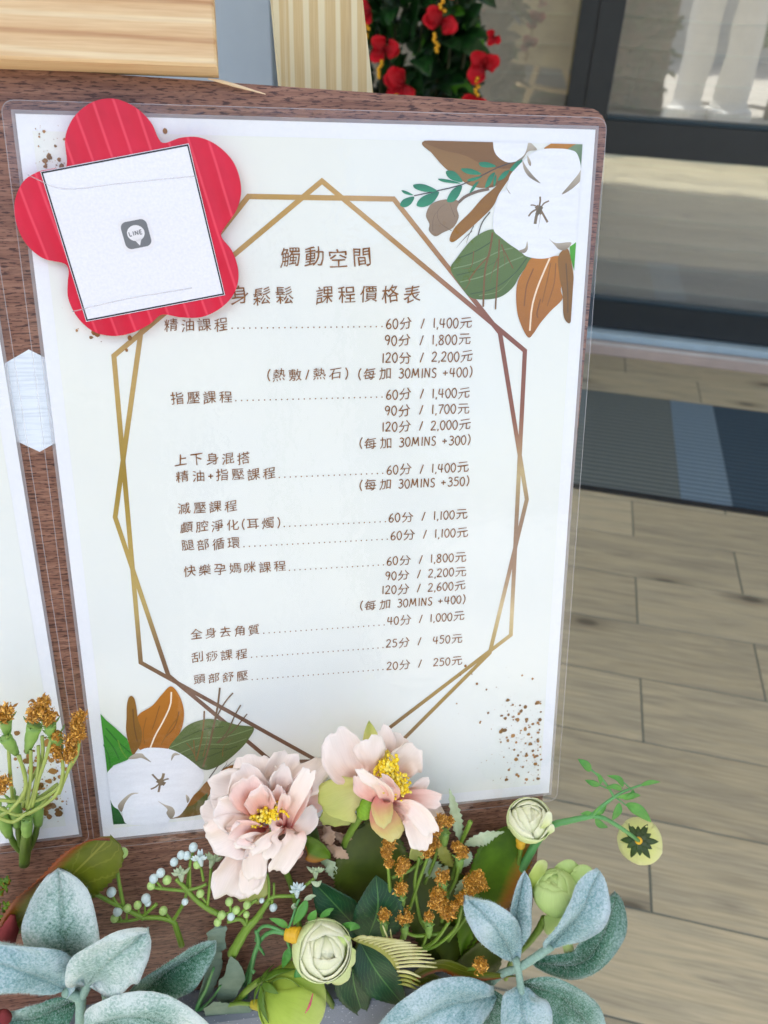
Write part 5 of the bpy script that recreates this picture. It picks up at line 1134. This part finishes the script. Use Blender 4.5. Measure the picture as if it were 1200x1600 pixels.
# cream comb-like frond
cf = thing('comb_frond', 'cream comb shaped frond with curved teeth, right of the dark rose leaves', 'frond', P(621, 1534, .02))
b = MB(); blade(b, V([(546,1466,.034),(590,1478,.036),(617,1503,.034),(621,1538,.028)]), 6*PX, pf_leaf, cup=.4, ns=18, nw=4, thick=.0008); b.build('spine', L_COMB2, cf)
sp_ = [P(*q) for q in ((546,1466,.036),(590,1478,.038),(617,1503,.036),(621,1538,.030))]
for i in range(17):
    t_ = .05+.93*i/16; a = cr(sp_, t_)
    ln = (.010+.017*sin(min(1, t_*1.4)*pi/2)) if t_ < .8 else .016
    ang = -.1+1.0*(1-t_)+(-.35 if t_ > .8 else 0)*1
    d = Vector((cos(ang*.55-.10), sin(ang*.55-.10)*.9, 0)); 
    b = MB(); tube(b, [a, a+d*ln*.45+Vector((0, .0036, .004)), a+d*ln+Vector((0, -.0014, .003))], [.0008, .0011, .0004], 6, 5)
    b.build('tooth', L_CREAM if t_ < .82 else L_COMB2, cf)
for (q, r) in (([(610,1480,.036),(604,1462,.04),(598,1446,.040)], .0009), ([(616,1480,.034),(612,1466,.036),(610,1452,.036)], .0008)):
    b = MB(); tube(b, V(q), [r, r*.4], 6, 5); b.build('tooth', L_CREAM, cf)
# grey cloth leaf
cl = thing('cloth_leaf', 'torn grey green cloth leaf with frayed edges above the bottom edge', 'leaf', P(330, 1590, .01))
def cloth(pts, h0, h1, seed):
    rn = random.Random(seed); q = []
    n = len(pts)
    for i in range(n):
        a, c_ = pts[i], pts[(i+1) % n]
        for k in range(5): f = k/5; q.append((a[0]+(c_[0]-a[0])*f+rn.uniform(-1.1, 1.1), a[1]+(c_[1]-a[1])*f+rn.uniform(-1.1, 1.1)))
    ys = [y for _, y in q]; y0, y1 = min(ys), max(ys)
    P3 = [P(x, y, 0) for x, y in q]; b = MB(); poly(b, P3, None, 0); hs = [h0+(h1-h0)*((y-y0)/(y1-y0))+.003*noise.noise(Vector((x*.04, y*.04, seed))) for x, y in q]
    # project again at its real height so that the shape bends in space
    top = [P(x, y, h) for (x, y), h in zip(q, hs)]; m_ = len(top); fs = b.f
    b = MB(); b.add(top+[p-Vector((0, 0, .0004)) for p in top], list(fs)+[(c_+m_, b2+m_, a+m_) for a, b2, c_ in fs]+[(i, i+m_, (i+1) % m_+m_, (i+1) % m_) for i in range(m_)], [(p.x*20, p.y*20) for p in top]*2)
    b.build('blade', L_CLOTH, cl, smooth=False)
cloth([(323,1458),(340,1446),(355,1448),(352,1466),(353,1482),(346,1486),(348,1508),(342,1528),(330,1552),(312,1574),(306,1572),(318,1530),(332,1495),(326,1474)], .026, .010, 1)
cloth([(360,1494),(372,1503),(380,1516),(384,1530),(372,1548),(370,1556),(358,1566),(348,1570),(338,1560),(342,1532),(352,1524),(356,1505)], .032, .014, 2)
cloth([(335,1565),(356,1568),(378,1570),(395,1576),(385,1588),(372,1592),(360,1588),(346,1596),(322,1590),(318,1576)], .024, .016, 3)
b = MB(); tube(b, V([(334,1512,.022),(322,1545,.018),(308,1580,.012),(330,1610,.01)]), [.0008, .0014, .002], 7); tube(b, V([(345,1540,.022),(330,1562,.016),(308,1582,.012)]), [.0006, .0014], 6); b.build('rib', STEM_B, cl)

# ---------- golden seed heads
def seed_head(parent, x, y, h, r, seed, n=None):
    rn = random.Random(seed); c0 = P(x, y, h); n = n or int(22*r)
    for mt, q in ((GOLD, n), (GOLD2, n//3)):
        b = MB()
        for i in range(q):
            d = Vector((rn.gauss(0, 1), rn.gauss(0, 1), rn.gauss(0, .8))); d.normalize(); p = c0+d*r*PX*rn.uniform(.2, 1.0)*(1+.5*noise.noise(d*2.2+Vector((seed, 0, 0)))); l = rn.uniform(.0005, .0013)*(1.7 if rn.random() < .18 else 1)
            e1 = Vector((rn.uniform(-1, 1), rn.uniform(-1, 1), rn.uniform(-1, 1))).normalized(); e2 = e1.orthogonal().normalized(); e3 = e1.cross(e2)
            vs = [p-e1*l, p+e2*l*.4, p+e3*l*.45, p-e2*l*.4, p-e3*l*.35, p+e1*l]
            b.add(vs, [(0, 2, 1), (0, 3, 2), (0, 4, 3), (0, 1, 4), (5, 1, 2), (5, 2, 3), (5, 3, 4), (5, 4, 1)])
        b.build('seeds', mt, parent, smooth=False, kind='stuff')
def cup_(parent, a, b_, r0, r1, mt=None):
    b = MB(); A, B = P(*a), P(*b_); tube(b, [A, A.lerp(B, .5), B], [r0*PX, (r0+r1)*.62*PX, r1*PX], 10, 4)
    ax_ = (A-B).normalized()
    for k in range(5):
        e1 = ax_.orthogonal().normalized(); e2 = ax_.cross(e1); an = k*2*pi/5; d = e1*cos(an)+e2*sin(an)
        blade(b, [A+d*r0*PX*.7, A+d*r0*PX*1.2+ax_*.0015, A+d*r0*PX*1.7+ax_*.004], .0009, pf_leaf, nrm=d, ns=5, nw=2)
    b.build('calyx', mt or CUPG, parent)
ls = thing('seed_spray', 'spray of golden seed heads on curved green stems over the left poster', 'dried flower spray', P(38, 1325, .01))
HL = .035
for i, (x, y, r) in enumerate(((9,1112,12),(8,1120,10),(52,1118,11),(62,1106,13),(70,1096,8),(78,1118,10),(74,1124,9),(88,1149,7),(86,1170,9),(92,1180,8),(124,1120,10),(118,1130,8),(122,1142,11),(112,1156,10),(124,1150,8),(112,1172,10),(108,1184,7),(5,1222,11),(0,1232,9))): seed_head(ls, x, y, HL, r, 100+i)
for a, c_, r0, r1 in (((9,1124,HL),(10,1148,HL-.003),8,3), ((8,1152,HL),(26,1178,HL-.003),8,4), ((54,1134,HL),(42,1176,HL-.003),10,3), ((78,1132,HL),(80,1152,HL-.003),8,3), ((86,1148,HL-.002),(94,1174,HL-.004),9,4), ((0,1268,.02),(14,1305,.012),9,6), ((22,1250,.02),(27,1290,.012),8,6), ((42,1278,.024),(42,1308,.016),7,6), ((58,1256,.02),(60,1288,.012),7,6)): cup_(ls, a, c_, r0, r1)
b = MB(); ND = (40, 1270)
for pts in ([(12,1150,HL),(16,1210,.03),(20,1250,.02)], [(28,1180,HL),(40,1215,.034),(36,1260,.024)], [(48,1172,HL),(48,1210,.036),(42,1262,.026)], [(60,1165,HL),(60,1200,.036),(52,1240,.03),(44,1265,.026)], [(80,1155,HL),(70,1190,.038),(60,1220,.034),(50,1262,.026)], [(96,1178,HL),(98,1210,.036),(85,1245,.032),(45,1272,.026)], [(118,1170,HL),(108,1200,.036),(92,1230,.032),(60,1250,.028),(30,1252,.024)], [(66,1150,HL),(64,1190,.034),(30,1250,.024)], [(0,1250,.03),(30,1252,.028),(60,1246,.026),(90,1225,.026)], [(0,1262,.03),(30,1274,.028),(60,1262,.028),(80,1240,.028)], [(124,1155,HL),(120,1180,.036),(106,1205,.034),(92,1240,.03)], [(-5,1276,.03),(20,1284,.03),(42,1270,.028)], [(30,1180,HL),(40,1230,.036),(20,1262,.030),(0,1275,.026)]):
    tube(b, V(pts), [.0010, .0011], 7)
b.build('stem', STEM_P, ls)
b = MB(); tube(b, V([(42,1300,.018),(40,1320,.012),(38,1350,.006)]), [.0030, .0034, .0034], 10, 4)
for pts in ([(14,1300,.012),(22,1318,.010),(36,1332,.008)], [(28,1288,.012),(30,1308,.01),(36,1330,.008)], [(59,1286,.012),(54,1308,.01),(42,1332,.008)]): tube(b, V(pts), [.0017, .0022], 8, 4)
b.build('stem', STEM_D, ls)
cs = thing('seed_spray', 'spray of golden brown seed heads on green stems right of centre among dark leaves', 'dried flower spray', P(655, 1490, .01))
HC = .034
heads = ((608,1318,11),(604,1334,9),(608,1348,8),(630,1350,11),(626,1360,9),(627,1388,11),(600,1430,10),(632,1432,13),(670,1432,9),(684,1398,13),(690,1412,12),(678,1412,9),(700,1426,13),(710,1416,9),(722,1404,11),(734,1378,12),(746,1370,12),(752,1382,11),(736,1390,10),(692,1370,12),(714,1322,9),(722,1332,10),(668,1330,11),(678,1318,9),(682,1300,8),(690,1280,9),(702,1284,8),(684,1290,8),(751,1508,13))
for i, (x, y, r) in enumerate(heads): seed_head(cs, x, y, HC if y < 1500 else .036, r, 200+i)
for (x, y) in ((600,1440),(632,1444),(670,1442),(692,1380),(718,1340),(627,1400),(740,1398),(695,1300)): cup_(cs, (x, y, HC-.004), (x, y+22, HC-.010), 7, 3)
b = MB()
for pts in ([(606,1350,.03),(610,1400,.026),(612,1450,.018)], [(630,1362,.03),(622,1400,.026),(618,1450,.018)], [(600,1448,.026),(600,1470,.018)], [(632,1452,.026),(625,1480,.018),(640,1500,.01)], [(655,1340,.026),(648,1380,.024),(655,1430,.02),(664,1450,.016)], [(668,1340,.028),(650,1390,.024),(640,1420,.02)], [(670,1450,.026),(660,1480,.016),(650,1500,.008)], [(702,1440,.03),(680,1470,.024),(655,1485,.014)], [(722,1415,.03),(712,1450,.026),(680,1478,.02),(650,1486,.014)], [(692,1384,.03),(700,1400,.026)], [(718,1345,.03),(712,1375,.026),(700,1400,.022),(690,1440,.02)], [(632,1455,.026),(650,1462,.022),(690,1458,.018)], [(612,1372,.026),(640,1360,.022),(660,1345,.022)], [(744,1396,.03),(730,1430,.024),(700,1470,.018)], [(690,1300,.026),(680,1340,.022),(664,1380,.016)], [(751,1512,.034),(720,1515,.026),(690,1510,.018)]):
    tube(b, V(pts), [.0011, .0013], 7)
b.build('stem', STEM_G, cs)

# ---------- berry sprays
def star(parent, x, y, h, r, dirpx, seed):
    """small tubular floret with pointed lobes"""
    rn = random.Random(seed); c0 = P(x, y, h); d = (P(x+dirpx[0], y+dirpx[1], h)-c0).normalized(); b = MB()
    tube(b, [c0-d*r*PX*.9, c0-d*r*PX*.3, c0+d*r*PX*.2], [.0008, .0018, .0022], 7, 3)
    for k in range(7):
        a = (k-3)*.33; e = Vector((-d.y, d.x, 0)); q = (d*cos(a)+e*sin(a)+Vector((0, 0, rn.uniform(-.2, .6)))).normalized()
        blade(b, [c0, c0+q*r*PX*.6+Vector((0, 0, .001)), c0+q*r*PX*1.15], .0013, pf_leaf, ns=6, nw=3, thick=.0006)
    b.build('floret', L_PALE if seed % 2 else BERRY, parent)
def berries(parent, lst, mt, h, r0=6, el=1.15):
    for q in lst:
        x, y = q[0], q[1]; r = q[2] if len(q) > 2 else r0; b = MB(); ell(b, P(x, y, h), r*PX, (.3, .9, .2), el, 12, 8); b.build('berry', mt, parent)
bs = thing('berry_spray', 'green twig with white berries and star florets above the dark felted leaf at left', 'berry sprig', P(283, 1475, .01))
b = MB(); hB = .02
for pts, r in (([(130,1386),(165,1405),(212,1428),(225,1435)], [.0013, .0018]), ([(193,1415),(187,1385),(183,1358)], [.0013, .0011]), ([(184,1358),(190,1346),(192,1338)], .0008), ([(186,1416),(178,1404),(174,1398)], .0008), ([(176,1440),(205,1438),(222,1432),(245,1412)], [.001, .0012]), ([(190,1438),(186,1430),(184,1426)], .0007), ([(198,1438),(198,1430),(200,1422)], .0007), ([(222,1434),(250,1434),(270,1440),(276,1452),(284,1478)], [.0015, .0020]), ([(270,1440),(285,1415),(290,1403),(297,1350),(302,1330)], [.0013, .0009]), ([(268,1437),(260,1428),(255,1422)], .0008), ([(219,1432),(216,1420),(215,1415)], .0007), ([(226,1430),(227,1412),(227,1408)], .0006)):
    tube(b, [P(x, y, hB) for x, y in pts], r, 7)
b.build('stem', STEM_G, bs)
berries(bs, ((174,1394,7),(184,1424,7),(228,1404,7),(231,1411,5)), BERRY, hB+.001); berries(bs, ((192,1333,7.5),(199,1419,6),(179,1435,6),(215,1414,6),(252,1362,0.1),(255,1423,6.5)), BERRY_G, hB+.001)
star(bs, 172, 1354, hB+.002, 14, (-3, -8), 1); star(bs, 138, 1388, hB+.002, 14, (-3, -8), 3); star(bs, 141, 1376, hB+.002, 8, (3, -8), 2)
bs2 = thing('berry_spray', 'branching green twig with white berries and florets left of the large peony', 'berry sprig', P(365, 1495, .01))
b = MB(); hB = .026
for pts, r in (([(232,1385),(250,1388),(290,1392)], .0011), ([(275,1374),(290,1388),(305,1405),(325,1420),(345,1430)], [.0013, .0020]), ([(290,1391),(310,1387),(323,1381)], .001), ([(324,1415),(328,1380),(330,1352)], .001), ([(322,1410),(315,1400),(312,1395)], .0008), ([(318,1376),(315,1360),(312,1350)], .0009), ([(297,1386),(297,1350),(300,1334)], .0008), ([(355,1440),(375,1436),(386,1445),(400,1440)], .0015), ([(362,1492),(385,1452),(400,1436),(420,1408)], [.0034, .0026, .0016]), ([(410,1420),(425,1402),(462,1400)], .0012), ([(420,1405),(420,1380),(417,1365)], .0009), ([(428,1402),(428,1380)], .0008), ([(345,1430),(360,1425),(358,1410)], .001), ([(372,1430),(395,1410),(402,1406)], .001), ([(425,1405),(425,1414)], .001), ([(400,1436),(410,1432)], .001), ([(455,1400),(475,1385),(492,1372)], .0011), ([(385,1442),(386,1428)], .001), ([(252,1386),(245,1378)], .0008)):
    tube(b, [P(x, y, hB) for x, y in pts], r, 7)
b.build('stem', STEM_G, bs2)
berries(bs2, ((302,1324,6.5),(283,1336,6),(292,1337,6),(272,1347,6),(251,1364,6.5),(240,1373,6.5),(289,1409,5),(361,1432,6),(427,1418,6),(409,1407,4)), BERRY, hB+.001); berries(bs2, ((261,1375,6.5),(236,1384,6),(308,1351,6),(313,1396,6),(346,1430,6.5),(340,1441,6),(369,1422,6),(385,1429,5),(358,1409,6),(386,1414,6)), BERRY_G, hB+.001)
for x, y, s_, d_ in ((283,1366,1,(-1,-9)), (313,1342,2,(-2,-9)), (332,1345,3,(3,-9)), (464,1392,4,(0,-9)), (493,1362,5,(0,-9))): star(bs2, x, y, hB+.003, 14, d_, s_)
for st, hw in (([(475,1408,.03),(485,1402,.032),(494,1400,.03)], 5), ([(462,1412,.03),(460,1417,.032),(458,1422,.03)], 5), ([(486,1378,.03),(496,1382,.032),(503,1376,.03)], 5)):
    b = MB(); blade(b, V(st), hw*PX, pf_leaf, ns=8, nw=4); b.build('leaflet', L_PALE, bs2)
# thorny twig
tw_ = thing('thorny_twig', 'thin rough green twig left of the cream ranunculus', 'twig', P(385, 1560, .01))
b = MB(); tube(b, V([(400,1454,.026),(404,1472,.026),(398,1490,.024),(394,1510,.02),(388,1540,.012),(380,1565,.006)]), [.0012, .0018, .0014, .002], 6, 6); tube(b, V([(402,1476,.026),(408,1484,.026),(413,1492,.026)]), [.0014, .0006], 6); tube(b, V([(392,1514,.02),(398,1520,.022)]), [.0010, .0014], 6); b.build('stem', STEM_B, tw_)
# lime foliage and wine coloured buds at the left edge
t = thing('lime_foliage', 'frilly lime green foliage cut off by the left edge', 'foliage', P(0, 1430, .01)); rn = random.Random(4)
for i in range(14):
    x, y = rn.uniform(-20, 6), rn.uniform(1370, 1440); b = MB(); blade(b, V([(x, y, .012), (x+rn.uniform(2, 8), y+rn.uniform(-8, 8), .018), (x+rn.uniform(6, 13), y+rn.uniform(-14, 14), .016)]), 6*PX, pf_leaf, ns=12, nw=4, serr=.2, wav=.3, seed=i); b.build('leaf', L_BROAD, t)
for lab, st, hw in (('dull red bud poking up above the blue felted leaf at the left edge', [(12,1475,.018),(14,1455,.026),(20,1430,.024)], 13), ('small dark wine bud beside the upright woolly leaf', [(58,1498,.014),(52,1485,.018),(46,1468,.018)], 9), ('dark red bud in the bottom left corner', [(-5,1600,.03),(5,1590,.036),(8,1578,.034)], 12)):
    t = thing('wine_bud', lab, 'bud', P(*st[0])); b = MB(); q = V(st); tube(b, q, [hw*PX*.8, hw*PX, hw*PX*.3], 12, 6); b.build('petal', WINE, t)
    b = MB(); tube(b, [q[0], q[0]+Vector((-.004, -.02, -.012))], .0012, 6, 3); b.build('stem', STEM_D, t)

for o in list(COL.objects):                 # drop the building helper's note
    if 'bx' in o.keys(): del o['bx']
